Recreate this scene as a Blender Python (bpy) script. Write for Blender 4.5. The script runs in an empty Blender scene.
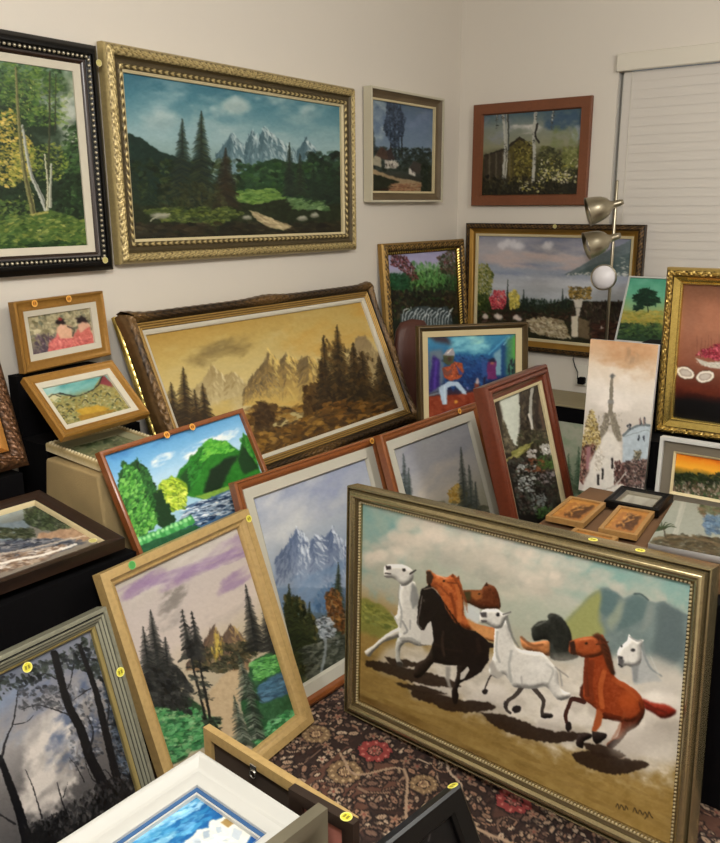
"""A corner of a room crowded with framed paintings: hung on two walls, leaning on display steps, lying on tables."""
import bpy, math, numpy as np
from mathutils import Matrix, Vector
C=bpy.context.scene.collection
PI=math.pi; D=math.radians
def lin(c):
    return tuple(((v/255)/12.92 if v<=10.31 else ((v/255+.055)/1.055)**2.4) for v in c[:3])+(1.0,)
# ---------------------------------------------------------------- painting by code
def _noise(h,w,cell,seed=0,octv=3,ax=1.0):
    """smooth value noise 0..1, cell size in samples, ax stretches it sideways"""
    rng=np.random.RandomState(seed%100000); out=np.zeros((h,w),np.float32); amp=1.0; tot=0
    for o in range(octv):
        cy=max(1.2,cell/2**o); cx=max(1.2,cell*ax/2**o)
        gh=int(h/cy)+3; gw=int(w/cx)+3; g=rng.rand(gh,gw).astype(np.float32)
        yy=np.arange(h)/cy; xx=np.arange(w)/cx
        y0=yy.astype(int); x0=xx.astype(int); fy=yy-y0; fx=xx-x0
        fy=(fy*fy*(3-2*fy))[:,None]; fx=(fx*fx*(3-2*fx))[None,:]
        a=g[y0][:,x0]*(1-fx)+g[y0][:,x0+1]*fx; b=g[y0+1][:,x0]*(1-fx)+g[y0+1][:,x0+1]*fx
        out+=amp*(a*(1-fy)+b*fy); tot+=amp; amp*=.55
    return out/tot
def _blur(m,r):
    r=int(round(r))
    if r<1: return m
    for ax in (0,1):
        p=np.pad(m,[(r,r) if i==ax else (0,0) for i in range(m.ndim)],mode='edge'); c=np.cumsum(p,axis=ax)
        z=np.zeros_like(np.take(c,[0],axis=ax)); c=np.concatenate([z,c],axis=ax); n=m.shape[ax]; k=2*r+1
        m=(np.take(c,range(k,k+n),axis=ax)-np.take(c,range(0,n),axis=ax))/k
    return m
def _smooth(pts,n=5):
    P=[np.array(p,float) for p in pts]
    if len(P)<3: return P
    P=[2*P[0]-P[1]]+P+[2*P[-1]-P[-2]]; out=[]
    for i in range(1,len(P)-2):
        for t in np.linspace(0,1,n,endpoint=False):
            a,b,c,d=P[i-1:i+3]; out.append(.5*((2*b)+(c-a)*t+(2*a-5*b+4*c-d)*t*t+(3*b-a-3*c+d)*t**3))
    out.append(P[-2]); return out
class Sheet:
    """a painter's sheet: points are given in design units, optionally through a tracing window z()"""
    def __init__(s,quad,S=2.0,seed=1):
        q=np.array(quad,float); s.x0,s.y0=q.min(0)-3; x1,y1=q.max(0)+3; s.S=S
        s.W=int((x1-s.x0)*S)+1; s.H=int((y1-s.y0)*S)+1; s.a=np.zeros((s.H,s.W,3),np.float32)
        s.rng=np.random.RandomState(seed); s.k=1.0; s.ox=s.oy=0.0; s.seed=seed
        s.q=q; s.slope=.5*((q[1]-q[0])[1]/(q[1]-q[0])[0]+(q[2]-q[3])[1]/(q[2]-q[3])[0]); s.rx=_noise(s.H,s.W,9*S,seed+5,3)-.5; s.ry=_noise(s.H,s.W,9*S,seed+6,3)-.5
        s.fx=_noise(s.H,s.W,2.5*S,seed+7,2)-.5; s.fy=_noise(s.H,s.W,2.5*S,seed+8,2)-.5
    def z(s,k=1.0,ox=0.0,oy=0.0): s.k,s.ox,s.oy=k,ox,oy; return s
    def P(s,p): return np.array([((s.ox+p[0]/s.k)-s.x0)*s.S,((s.oy+p[1]/s.k)-s.y0)*s.S])
    def L(s,v): return v/s.k*s.S
    def base(s,stops,ang=90,p0=(0,0)):
        Y,X=np.mgrid[0:s.H,0:s.W]; X=X/s.S+s.x0; Y=Y/s.S+s.y0; c=s.q.mean(0)
        t=((Y-s.slope*(X-c[0])-(np.cos(np.radians(ang))*(X-c[0])*-1))-s.oy)*s.k+s.rx*10*s.k/3
        ts=[a for a,_ in stops]
        for c in range(3): s.a[...,c]=np.interp(t,ts,[col[c] for _,col in stops])
        return s
    def _put(s,y0,x0,m,col,var=0.0,cell=3.0,col2=None,d=(0,1)):
        h,w=m.shape
        if h==0 or w==0: return
        r=s.a[y0:y0+h,x0:x0+w]; c=np.array(col,np.float32)
        if col2 is not None:
            Y,X=np.mgrid[0:h,0:w]; t=(X/max(1,w-1)*d[0]+Y/max(1,h-1)*d[1]); t=np.clip(t if d[0]+d[1]>0 else 1+t,0,1)[...,None]
            c=c*(1-t)+np.array(col2,np.float32)*t
        if var:
            s.seed+=13; n=(_noise(h,w,cell*s.S,s.seed,3)-.5)*2*var; c=c+n[...,None]*np.array([1,.95,.85],np.float32)
        m=m[...,None]; r[...]=r*(1-m)+c*m
    def _box(s,P,pad):
        x0=max(0,int(min(p[0] for p in P)-pad)); y0=max(0,int(min(p[1] for p in P)-pad))
        x1=min(s.W,int(max(p[0] for p in P)+pad)+2); y1=min(s.H,int(max(p[1] for p in P)+pad)+2)
        return x0,y0,x1,y1
    def mask(s,pts,rough=0,soft=.4,curve=False,fine=0):
        P=[s.P(p) for p in pts]
        if curve: P=_smooth(P+[P[0]],4)[:-1]
        pad=s.L(rough)+s.S*soft*2+2+s.L(fine); x0,y0,x1,y1=s._box(P,pad)
        if x1<=x0 or y1<=y0: return 0,0,np.zeros((0,0),np.float32)
        Y,X=np.mgrid[y0:y1,x0:x1].astype(np.float32)
        if rough: X=X+s.rx[y0:y1,x0:x1]*s.L(rough)*2.5; Y=Y+s.ry[y0:y1,x0:x1]*s.L(rough)*2.5
        if fine: X=X+s.fx[y0:y1,x0:x1]*s.L(fine)*2.5; Y=Y+s.fy[y0:y1,x0:x1]*s.L(fine)*2.5
        ins=np.zeros(X.shape,bool); n=len(P)
        for i in range(n):
            a,b=P[i],P[(i+1)%n]
            if a[1]==b[1]: continue
            cnd=((a[1]>Y)!=(b[1]>Y)); ins^=cnd&(X<(b[0]-a[0])*(Y-a[1])/(b[1]-a[1])+a[0])
        return y0,x0,_blur(_blur(ins.astype(np.float32),soft*s.S),soft*s.S*.6)
    def poly(s,pts,col,rough=0,soft=.4,alpha=1,var=0,cell=3,curve=False,col2=None,d=(0,1),fine=0):
        y0,x0,m=s.mask(pts,rough,soft,curve,fine); s._put(y0,x0,m*alpha,col,var,cell,col2,d); return s
    def form(s,pts,col,r=5,dark=.5,light=1.22,ld=(-.45,-.9),var=8,curve=True,soft=.35,cell=2.5,rough=0,alpha=1,d=None,col2=None,k=1.6):
        """a rounded painted body: its edges turn dark away from the picture's own painted light"""
        y0,x0,m=s.mask(pts,rough,soft,curve)
        if m.size==0: return s
        R=max(1,r*s.S*.5); p=int(R*2); mp=np.pad(m,p); b=_blur(_blur(mp,R),R)[p:-p,p:-p]; gy,gx=np.gradient(b); g=-(gx*ld[0]+gy*ld[1])*R*2.0*k
        s.seed+=17; n=_noise(m.shape[0],m.shape[1],cell*s.S,s.seed,3)-.5; g=g+n*.10; c=np.array(col,np.float32)
        t=np.clip(g,-1,1)[...,None]; shade=np.where(t<0,c*(1+t*(1-dark)),np.minimum(c*(1+t*(light-1))+t*14,250)); shade=shade+n[...,None]*var*2
        mm=(m*alpha)[...,None]; h,w=m.shape; q=s.a[y0:y0+h,x0:x0+w]; q[...]=q*(1-mm)+shade*mm; return s
    def puffs(s,c,rx,ry,light,shade,n=26,a=.35):
        """a cumulus: small round dabs, light on the crown and grey at the base"""
        for _ in range(n):
            u,v=s.rng.normal(0,.45),s.rng.uniform(-1,1); t=(v+1)/2; k=s.rng.uniform(.25,.5)*ry*(1.2-.3*abs(u)); col=np.array(light,float)*(1-t)+np.array(shade,float)*t
            s.blob((c[0]+u*rx,c[1]+v*ry*(1-.5*min(1,abs(u)))),k*1.4,k,col+s.rng.normal(0,4),a,.15,1.6)
        return s
    def blob(s,c,rx,ry,col,alpha=1,rough=.35,soft=.5,var=0):
        n=26; return s.poly([(c[0]+rx*np.cos(t)*(1+rough*s.rng.uniform(-1,1)),c[1]+ry*np.sin(t)*(1+rough*s.rng.uniform(-1,1))) for t in np.linspace(0,2*np.pi,n,endpoint=False)],col,soft=soft,alpha=alpha,var=var)
    def stroke(s,pts,w,col,alpha=1,w2=None,soft=.5,curve=True,var=0):
        w2=w if w2 is None else w2; soft=soft if alpha>=.84 else max(soft,1.3); P=[s.P(p) for p in pts]
        if curve and len(P)>2: P=_smooth(P,4)
        A,B=s.L(w)/2,s.L(w2)/2; pad=max(A,B)+2; n=len(P)-1; x0,y0,x1,y1=s._box(P,pad)
        if x1<=x0 or y1<=y0: return s
        M=np.zeros((y1-y0,x1-x0),np.float32)
        for i in range(n):
            a,b=P[i],P[i+1]; u0,v0,u1,v1=s._box([a,b],pad)
            if u1<=u0 or v1<=v0: continue
            Y,X=np.mgrid[v0:v1,u0:u1].astype(np.float32); d=b-a; L2=max(1e-6,d@d)
            t=np.clip(((X-a[0])*d[0]+(Y-a[1])*d[1])/L2,0,1); dist=np.hypot(X-a[0]-t*d[0],Y-a[1]-t*d[1])
            r=A+(B-A)*((i+t)/n); m=np.clip((r-dist)/max(.6,soft*s.S)+.5,0,1)*np.clip(r*2,0,1)
            sub=M[v0-y0:v1-y0,u0-x0:u1-x0]; np.maximum(sub,m,out=sub)
        s._put(y0,x0,M*alpha,col,var); return s
    def dab(s,x,y,rx,ry,ang,col,alpha=1):
        c=s.P((x,y)); a,b=max(.5,s.L(rx)),max(.5,s.L(ry)); r=max(a,b)+1
        x0=max(0,int(c[0]-r)); x1=min(s.W,int(c[0]+r)+2); y0=max(0,int(c[1]-r)); y1=min(s.H,int(c[1]+r)+2)
        if x1<=x0 or y1<=y0: return
        Y,X=np.mgrid[y0:y1,x0:x1]; X=X-c[0]; Y=Y-c[1]; ca,sa=np.cos(ang),np.sin(ang)
        u=(X*ca+Y*sa)/a; v=(-X*sa+Y*ca)/b; m=(np.clip((1.1-np.sqrt(u*u+v*v))*min(a,b)*1.1,0,1)*alpha)[...,None]
        s.a[y0:y1,x0:x1]=s.a[y0:y1,x0:x1]*(1-m)+np.array(col,np.float32)*m
    def dabs(s,area,n,size,cols,ang=0,spread=30,elong=2.0,alpha=.8,jit=12,grow=0):
        """n loose brush marks inside a box (x0,y0,x1,y1) or a polygon"""
        n=int(n*2.4); size=size*.6
        if len(area)==4 and not hasattr(area[0],'__len__'):
            x0,y0,x1,y1=area; px=s.rng.uniform(x0,x1,n); py=s.rng.uniform(y0,y1,n)
        else:
            A=np.array(area,float); x0,y0=A.min(0); x1,y1=A.max(0); px,py=[],[]
            while len(px)<n:
                X=s.rng.uniform(x0,x1,400); Y=s.rng.uniform(y0,y1,400); ins=np.zeros(400,bool)
                for i in range(len(A)):
                    a,b=A[i],A[(i+1)%len(A)]
                    if a[1]==b[1]: continue
                    ins^=((a[1]>Y)!=(b[1]>Y))&(X<(b[0]-a[0])*(Y-a[1])/(b[1]-a[1])+a[0])
                px+=list(X[ins]); py+=list(Y[ins])
            px,py=np.array(px[:n]),np.array(py[:n])
        o=np.argsort(py); px,py=px[o],py[o]
        for x,y in zip(px,py):
            c=np.array(cols[s.rng.randint(len(cols))],float)+s.rng.normal(0,jit); k=size*s.rng.uniform(.55,1.3)*(1+grow*(y-y0)/max(1e-6,y1-y0))
            s.dab(x,y,k*elong*s.rng.uniform(.7,1.4),k*s.rng.uniform(.6,1.2),np.radians(ang+s.rng.uniform(-spread,spread)),np.clip(c,0,255),alpha*s.rng.uniform(.55,1))
        return s
    def haze(s,box,col,alpha=.6,cell=12,thr=.45,ax=2.0,soft=8,gain=3.0):
        """cloud or mist: noise let through inside a soft box"""
        (x0,y0),(x1,y1)=s.P(box[:2]),s.P(box[2:]); Y,X=np.mgrid[0:s.H,0:s.W].astype(np.float32)
        sh=(s.slope*(X-(x0+x1)/2)); Ys=Y-sh; dx=(X-(x0+x1)/2)/((x1-x0)/2); dy=(Ys-(y0+y1)/2)/((y1-y0)/2)
        dd=(np.abs(dx)**2.6+np.abs(dy)**2.6)**(1/2.6)+s.rx*.5; w=np.clip((1.12-dd)/.42,0,1); w=w*w*(3-2*w)
        s.seed+=31; pad=int(abs(s.slope)*s.W)+2; n=_noise(s.H+2*pad,s.W,s.L(cell),s.seed,4,ax)
        n=n[np.clip((Y-s.slope*(X-s.W/2)).astype(int)+pad,0,s.H+2*pad-1),X.astype(int)]; m=np.clip((n-thr)*gain,0,1)*w*alpha
        s._put(0,0,m,col); return s
    def fir(s,x,yt,yb,w,cols,lean=0.0,n=None,trunk=True,tilt=.35,alpha=.9):
        """a spruce: drooping tiers of strokes down a trunk from (x,yt) to (x+lean,yb)"""
        h=yb-yt; w=w*1.3; n=n or max(8,int(h*s.S/s.k/1.9)); c=np.array(cols,float)
        if trunk: s.stroke([(x,yt),(x+lean,yb)],w*.01,c[0]*.7,w2=w*.12,curve=False)
        for i in range(n):
            t=(i+.4)/n; y=yt+h*t; r=w*.5*(t**.9)*s.rng.uniform(.6,1.15)+w*.01; xc=x+lean*t
            for sg in (-1,1):
                col=c[s.rng.randint(len(c))]+s.rng.normal(0,5); r2=r*s.rng.uniform(.7,1.05)
                s.stroke([(xc,y),(xc+sg*r2*.6,y+r2*tilt*.6),(xc+sg*r2,y+r2*tilt*1.25)],(h/n*1.3+w*.05)*(.25+.9*t),np.clip(col,0,255),alpha*s.rng.uniform(.6,1),w2=h/n*.4,curve=False)
        return s
    def range_(s,ridge,yb,dark,light,snow=None,rough=1.5,seed=0,lightdir=1,n=240,sz=1.6):
        """mountains: the ridge line, facets brushed down both flanks"""
        P=list(ridge)+[(ridge[-1][0],yb),(ridge[0][0],yb)]; s.poly(P,dark,rough=rough*.5,fine=rough*.5,soft=.4,col2=light,d=(0,1))
        R=np.array(ridge,float)
        for _ in range(n):
            x=s.rng.uniform(R[0,0],R[-1,0]); y=np.interp(x,R[:,0],R[:,1]); t=s.rng.rand()**1.6; yy=y+(yb-y)*t*.85
            i=min(len(R)-2,max(0,np.searchsorted(R[:,0],x)-1)); sl=np.arctan2(R[i+1,1]-R[i,1],R[i+1,0]-R[i,0])
            up=(sl*lightdir>0)
            col=(snow if (snow is not None and up and s.rng.rand()<.75-.5*t) else (light if up and s.rng.rand()<.6 else dark))
            s.dab(x,yy,sz*s.rng.uniform(1.2,3.2),sz*.55,sl*.6+np.sign(sl)*.75+s.rng.normal(0,.25),np.array(col,float)+s.rng.normal(0,7),.55*(1-.5*t))
        return s
    def grain(s,amt=4,cell=1.6,warp=.42):
        Y,X=np.mgrid[0:s.H,0:s.W]; k=warp*s.S*3
        s.a=s.a[np.clip(Y+s.fy*k,0,s.H-1).astype(int),np.clip(X+s.fx*k,0,s.W-1).astype(int)]
        s.a=_blur(s.a,1) if s.S>2.6 else s.a
        n=_noise(s.H,s.W,cell*s.S,s.seed+99,2,1.6)-.5; s.a+=n[...,None]*amt*2; return s
def zz(pts,k,ox,oy): return [(ox+x/k,oy+y/k) for x,y in pts]
# ---------------------------------------------------------------- the pictures
def art_birch_forest(s):   # tall trees over a bright clearing
    s.z(3.123,0,20)
    s.base([(50,(95,130,130)),(110,(110,140,130)),(170,(70,95,60)),(260,(30,50,30))])
    s.haze((100,100,300,420),(175,185,180),.8,60,.35,1.2,40,2.5)
    s.haze((205,250,300,400),(190,185,165),.8,60,.3,1,30,2)
    for i in range(2):
        s.dabs([(-150,120),(120,110),(190,150),(225,230),(200,330),(-150,340)],240,8,[(40,70,28),(66,98,38),(98,124,55),(30,54,28),(52,86,42)],0,50,1.6,.6)
    s.haze((175,120,300,420),(185,188,178),.75,50,.3,1,40,2.5)
    s.dabs([(0,120),(60,100),(130,150),(210,230),(215,330),(100,330),(0,300)],200,6,[(95,130,50),(60,90,40),(120,140,60)],10,40,2,.6)
    s.dabs((200,330,290,600),260,8,[(30,60,25),(50,85,40),(25,45,25),(75,105,55)],-20,40,1.8,.7)
    s.dabs((0,480,280,620),220,9,[(18,38,20),(30,55,28),(25,45,22)],0,60,1.5,.8)
    s.dabs([(-40,320),(40,270),(60,330),(110,400),(90,480),(20,520),(-60,480)],300,6,[(196,168,70),(160,148,58),(212,184,96),(120,118,46),(176,156,66)],10,45,1.8,.8); s.dabs([(40,380),(110,400),(100,500),(30,520)],120,6,[(150,150,60),(190,168,80),(110,120,50)],10,45,1.8,.7)
    s.dabs([(90,400),(180,380),(220,440),(190,500),(120,500)],130,5,[(120,140,50),(150,150,60),(80,100,40)],0,45,1.8,.7)
    s.dabs((-80,560,90,625),120,6,[(90,115,50),(60,85,35),(120,130,60)],0,40,2,.7)
    for pts,w,w2,c in [([(50,150),(58,300),(75,460),(105,600)],6,18,(120,120,75)),([(70,330),(95,470),(125,540),(145,590)],7,16,(165,170,160)),
        ([(155,160),(155,330),(150,480),(145,580)],4,9,(70,75,50)),([(160,450),(158,520),(157,580)],6,10,(175,180,160)),([(175,170),(172,350)],2,3,(60,65,45)),([(140,420),(150,520),(148,590)],4,8,(190,190,160))]:
        s.stroke(pts,w,c,w2=w2); s.stroke([(x+w*.4,y) for x,y in pts],w*.4,tuple(v*.5 for v in c),.7,w2=w2*.4)
    s.dabs((60,180,110,600),60,3,[(70,60,30),(200,190,120)],80,20,2,.6)
    s.poly([(-200,650),(0,625),(90,605),(160,590),(300,640),(300,760),(-200,760)],(72,96,42),rough=6,var=22,cell=4)
    s.stroke([(-150,655),(20,632),(110,606),(150,598)],16,(190,175,95),.7,w2=6)
    s.dabs((-150,610,300,750),500,7,[(60,92,38),(98,118,52),(38,66,28),(140,146,72),(76,104,44)],-8,25,2.4,.75)
    s.dabs((-150,690,300,750),160,8,[(20,50,20),(35,70,30)],-5,20,2.4,.7)
    s.grain(5)
def art_mountain_firs(s):
    s.z(2.618,95,30)
    s.base([(100,(45,95,115)),(200,(75,125,140)),(290,(135,165,170)),(400,(110,130,120))])
    s.haze((80,90,420,330),(150,175,180),.75,50,.42,2.2,50,3)
    s.haze((240,150,650,300),(160,180,180),.6,40,.45,2.4,50,3)
    s.haze((60,80,660,150),(30,80,105),.7,60,.4,2.5,40,2.5)
    s.blob((370,200),34,20,(165,180,175),.8,.2,3); s.blob((180,240),50,20,(150,170,170),.5,.2,5)
    s.range_([(320,330),(352,285),(362,270),(395,305),(415,262),(432,290),(445,255),(500,300),(530,320),(555,285),(600,330),(650,340)],400,(66,94,104),(122,150,158),(182,198,200),2,n=620,sz=4)
    s.haze((320,330,660,390),(140,160,165),.6,40,.4,2.5,20,3)
    s.poly([(60,280),(95,270),(130,285),(170,315),(220,335),(260,345),(260,470),(60,470)],(22,48,40),rough=3,var=10)
    s.poly([(380,380),(420,350),(470,338),(530,350),(600,340),(660,345),(660,480),(340,480)],(32,62,38),rough=5,var=16)
    s.dabs((560,320,660,470),120,10,[(22,45,35),(35,62,40),(18,35,30)],0,50,1.5,.8)
    s.dabs((380,350,620,440),160,8,[(35,70,40),(60,95,45),(25,50,30),(45,75,50)],0,40,1.7,.7)
    s.dabs((90,340,380,470),240,9,[(20,40,25),(35,55,25),(60,70,30),(28,45,28)],0,60,1.5,.75)
    s.poly([(90,450),(300,460),(420,440),(660,450),(660,570),(80,570)],(35,45,25),rough=6,var=14)
    s.dabs([(380,420),(470,415),(500,440),(420,455),(370,445)],120,5,[(95,130,60),(120,150,75),(75,110,50)],0,15,2.8,.8)
    s.dabs([(130,470),(330,455),(390,480),(330,510),(180,500)],230,6,[(85,100,45),(110,120,55),(60,75,35),(45,60,30)],-5,25,2.2,.75)
    s.dabs([(510,440),(600,440),(610,470),(520,465)],100,6,[(90,120,75),(60,90,50),(110,140,90)],0,25,2.2,.7)
    s.dabs((90,505,660,555),260,8,[(35,32,22),(50,45,28),(28,30,22),(60,50,32)],5,25,2.6,.7)
    for x,yt,yb,w in [(105,380,450,50),(145,400,455,50),(600,350,440,60),(630,370,450,60),(575,360,440,50)]: s.fir(x,yt,yb,w,[(22,42,32),(35,55,38)])
    s.fir(232,232,440,72,[(22,38,36),(32,50,42),(45,55,32)]); s.fir(282,212,455,84,[(18,34,32),(30,48,40),(50,60,35)]); s.fir(345,308,455,70,[(30,32,26),(45,42,30),(60,50,32)])
    s.fir(512,295,430,42,[(28,42,38),(40,55,42)]); s.fir(540,322,430,40,[(30,42,36),(45,58,40)])
    s.dabs([(180,400),(330,400),(350,460),(170,460)],110,6,[(56,60,32),(42,50,28),(66,66,36)],40,60,1.8,.55)
    for c,rx,ry in [((370,195),44,16),((330,215),40,14),((180,235),60,18),((470,185),50,12),((560,215),50,14)]: s.puffs(c,rx,ry,(176,194,192),(118,148,156),22,.28)
    s.poly([(405,472),(430,478),(470,495),(520,512),(500,522),(460,516),(430,498)],(165,150,115),rough=2,var=18)
    s.dabs([(405,472),(520,512),(500,522),(430,500)],40,4,[(190,175,135),(140,125,95)],25,10,3,.7)
    for c in [(175,485,26,8),(545,492,14,7),(578,484,12,7),(400,490,14,6)]: s.blob(c[:2],c[2],c[3],(125,125,110),.9,.2); s.blob((c[0],c[1]-2),c[2]*.7,c[3]*.4,(165,165,150),.8,.2)
    s.stroke([(150,498),(170,485),(200,480)],4,(150,150,130)); s.grain(5)
def art_cottages(s):
    s.z(7.02,360,85)
    s.base([(90,(70,90,110)),(250,(95,115,140)),(450,(110,130,150)),(560,(60,75,70)),(740,(55,40,30))])
    s.haze((50,80,200,420),(160,175,180),.8,70,.4,1,50,3); s.haze((330,100,520,500),(115,130,160),.6,60,.35,1,50,3)
    s.haze((300,80,520,220),(120,130,125),.5,60,.4,1.4,40,3)
    for x in (205,235,262,285): s.stroke([(x,140),(x+8,300),(x+12,520)],6,(38,48,58),w2=12)
    s.dabs([(190,120),(240,110),(320,230),(310,330),(280,400),(240,460),(200,380),(165,320),(180,220)],420,10,[(38,50,68),(55,70,90),(28,38,52),(75,92,115)],70,50,1.6,.6)
    for x,a,b in [(90,290,440),(420,440,560),(440,430,580),(345,480,560),(470,500,640),(70,400,480)]: s.fir(x,a,b,56,[(40,52,52),(55,68,62)])
    s.dabs((55,440,500,600),220,14,[(35,45,40),(48,58,45),(30,38,36)],0,50,1.5,.7)
    s.poly([(85,520),(120,480),(150,480),(150,575),(95,560)],(150,145,125),var=15); s.poly([(110,490),(150,430),(200,470),(215,520),(160,520)],(75,58,50),var=12)
    s.poly([(170,525),(250,530),(275,560),(255,585),(180,580)],(165,160,150),var=20); s.poly([(190,470),(215,430),(245,520),(200,530)],(60,50,50)); s.dabs((175,525,270,580),30,7,[(60,55,50),(200,195,185)],90,20,1.5,.8)
    s.poly([(338,620),(345,580),(375,540),(395,600),(385,640)],(195,190,180),var=10); s.poly([(345,580),(376,530),(450,560),(445,625),(395,620)],(70,65,60))
    s.dabs((360,590,385,625),5,6,[(50,45,45)],90,5,1.5)
    s.poly([(55,570),(130,600),(230,640),(300,660),(430,680),(430,745),(190,745),(260,690),(150,640),(55,610)],(150,130,100),rough=8,var=18,cell=2)
    s.poly([(55,620),(150,630),(280,680),(190,720),(55,745)],(35,42,28),rough=8,var=10)
    s.dabs((200,690,440,745),90,8,[(140,100,75),(165,130,95),(110,75,55)],0,15,3,.7)
    s.dabs((430,560,500,745),80,12,[(25,35,28),(35,48,32)],60,40,1.6,.8); s.grain(4)
def art_birch_cabin(s):
    s.z(6.545,480,95)
    s.base([(90,(60,85,100)),(200,(120,128,120)),(330,(130,130,105)),(420,(75,72,45)),(640,(35,34,24))])
    s.haze((30,90,200,330),(130,135,150),.6,60,.35,1.5,40,3); s.haze((180,190,420,260),(190,185,180),.9,50,.35,2.5,40,3); s.haze((380,90,680,230),(55,80,105),.8,60,.3,1.5,60,3)
    s.haze((600,200,680,330),(155,165,180),.8,40,.3,1.5,30,3); s.haze((460,190,640,420),(110,120,75),.8,50,.3,1.2,50,3)
    s.poly([(25,400),(150,350),(180,350),(180,560),(25,560)],(62,55,42),rough=4,var=12)
    s.poly([(180,360),(258,280),(340,340),(345,560),(180,580)],(88,80,38),rough=4,var=22,cell=2); s.stroke([(178,345),(258,280),(345,345)],16,(48,42,32),curve=False); s.stroke([(30,395),(175,350)],10,(45,40,32),curve=False)
    s.dabs((225,300,345,560),160,9,[(124,118,48),(96,90,36),(58,52,26),(150,142,78),(38,34,22)],0,60,1.5,.8)
    for x in range(40,220,22): s.stroke([(x,380),(x,550)],7,(112,104,88) if x%4 else (60,52,42),.8)
    s.dabs([(400,330),(520,360),(560,440),(660,450),(660,560),(350,560)],300,12,[(45,48,30),(70,72,40),(95,98,55),(35,35,25)],0,60,1.4,.7)
    s.dabs((540,340,665,480),110,14,[(115,120,65),(90,95,50),(135,140,85)],0,60,1.4,.5)
    s.dabs((25,530,670,645),260,12,[(30,30,20),(48,46,28),(22,22,18),(70,62,38)],80,40,1.6,.8)
    for b,n in [((400,410,660,575),70),((260,560,420,630),24),((380,480,560,560),30)]: s.dabs(b,n,9,[(205,200,165),(180,175,110),(215,205,190),(150,140,60)],0,60,1.3,.85)
    for pts,w in [([(150,110),(165,330),(150,540)],16),([(175,115),(180,360),(165,540)],10),([(365,100),(350,260),(355,400),(345,560)],20),([(478,100),(470,165)],10),([(108,115),(112,160)],8)]:
        s.stroke(pts,w,(165,165,155)); 
        for p in pts: s.dabs((p[0]-8,p[1]-20,p[0]+8,p[1]+60),9,6,[(40,40,38),(80,78,72)],0,40,1.5,.8)
    s.stroke([(182,115),(188,360)],9,(60,65,60)); s.stroke([(375,190),(360,260),(385,310)],12,(35,32,30)); s.stroke([(325,215),(352,260)],8,(150,150,140)); s.grain(4)
def art_lake_terrace(s):
    s.z(3.6,460,210)
    s.base([(85,(125,130,150)),(150,(170,165,170)),(230,(150,158,175)),(270,(175,178,185)),(320,(165,172,180)),(345,(60,70,60)),(400,(50,40,32)),(480,(60,42,32))])
    s.haze((60,80,620,170),(110,118,145),.7,30,.42,3,20,3); s.haze((60,150,500,215),(190,170,165),.8,30,.35,4,20,3); s.haze((60,190,400,240),(125,135,165),.6,22,.35,5,15,3)
    for x,y in [(170,118),(195,125),(150,128),(320,125),(310,130),(215,130)]: s.blob((x,y),16,14,(215,212,215),.7,.3,1.2)
    s.poly([(370,235),(420,208),(500,160),(560,135),(620,105),(620,240),(500,228)],(105,118,122),rough=3,var=9); s.poly([(400,232),(480,195),(540,180),(620,150),(620,235),(540,240)],(80,98,98),rough=3,var=9,alpha=.7)
    s.dabs((385,226,610,238),40,4,[(210,208,200),(180,180,175)],0,8,1.6,.8); s.dabs((560,170,605,235),20,6,[(205,205,200),(90,105,105)],0,8,1.8,.8)
    s.haze((60,240,600,320),(195,198,205),.7,20,.4,5,15,3)
    s.poly([(60,345),(220,350),(380,325),(600,330),(620,500),(60,500)],(48,48,34),rough=3,var=12)
    s.dabs((200,320,400,375),150,5,[(35,52,42),(50,66,50),(28,40,34)],80,30,1.7,.8); s.dabs((400,330,610,400),200,6,[(55,42,35),(40,34,30),(80,66,55)],80,30,1.7,.8)
    s.dabs([(62,200),(95,190),(120,230),(110,300),(85,345),(62,345)],260,5,[(110,115,50),(140,140,70),(70,85,40),(165,160,100)],60,40,1.7,.8)
    s.dabs((64,300,110,390),80,6,[(45,60,30),(65,80,40)],60,40,1.6,.8)
    s.dabs([(105,320),(125,290),(160,290),(170,320),(160,355),(115,355)],150,5,[(190,60,75),(215,95,100),(150,40,60),(225,130,125)],60,50,1.5,.85)
    s.dabs([(175,300),(195,285),(215,310),(212,350),(180,355)],100,5,[(200,180,70),(220,205,110),(160,145,60)],70,40,1.5,.85)
    for x,t in [(171,250),(228,285),(368,282),(240,310),(380,310)]: s.fir(x,t,352,11,[(30,42,38),(40,50,40)])
    s.dabs((70,365,420,400),110,6,[(60,40,34),(85,60,48),(45,36,30)],0,40,1.8,.8)
    for x,y in [(92,382),(132,380),(200,385),(212,390),(140,385),(510,425)]: s.blob((x,y),11,9,(220,205,195),.9,.3,.6)
    s.dabs([(240,395),(300,385),(370,400),(395,460),(330,455),(260,440)],220,7,[(190,180,150),(165,150,115),(210,200,175),(120,100,75)],20,40,1.9,.8)
    s.poly([(405,318),(442,320),(436,350),(412,350)],(195,188,175),var=12); s.poly([(415,350),(432,350),(428,382),(418,382)],(190,182,168)); s.dabs((392,278,470,320),130,5,[(140,115,50),(95,82,40),(175,140,70),(70,60,35)],0,60,1.6,.85)
    s.poly([(400,382),(424,378),(424,455),(400,455)],(205,195,175)); s.poly([(424,385),(465,400),(465,465),(424,455)],(110,95,72),var=12)
    s.dabs((465,400,620,480),130,8,[(62,38,30),(85,55,42),(45,30,26)],0,30,2,.8); s.grain(4)
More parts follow.
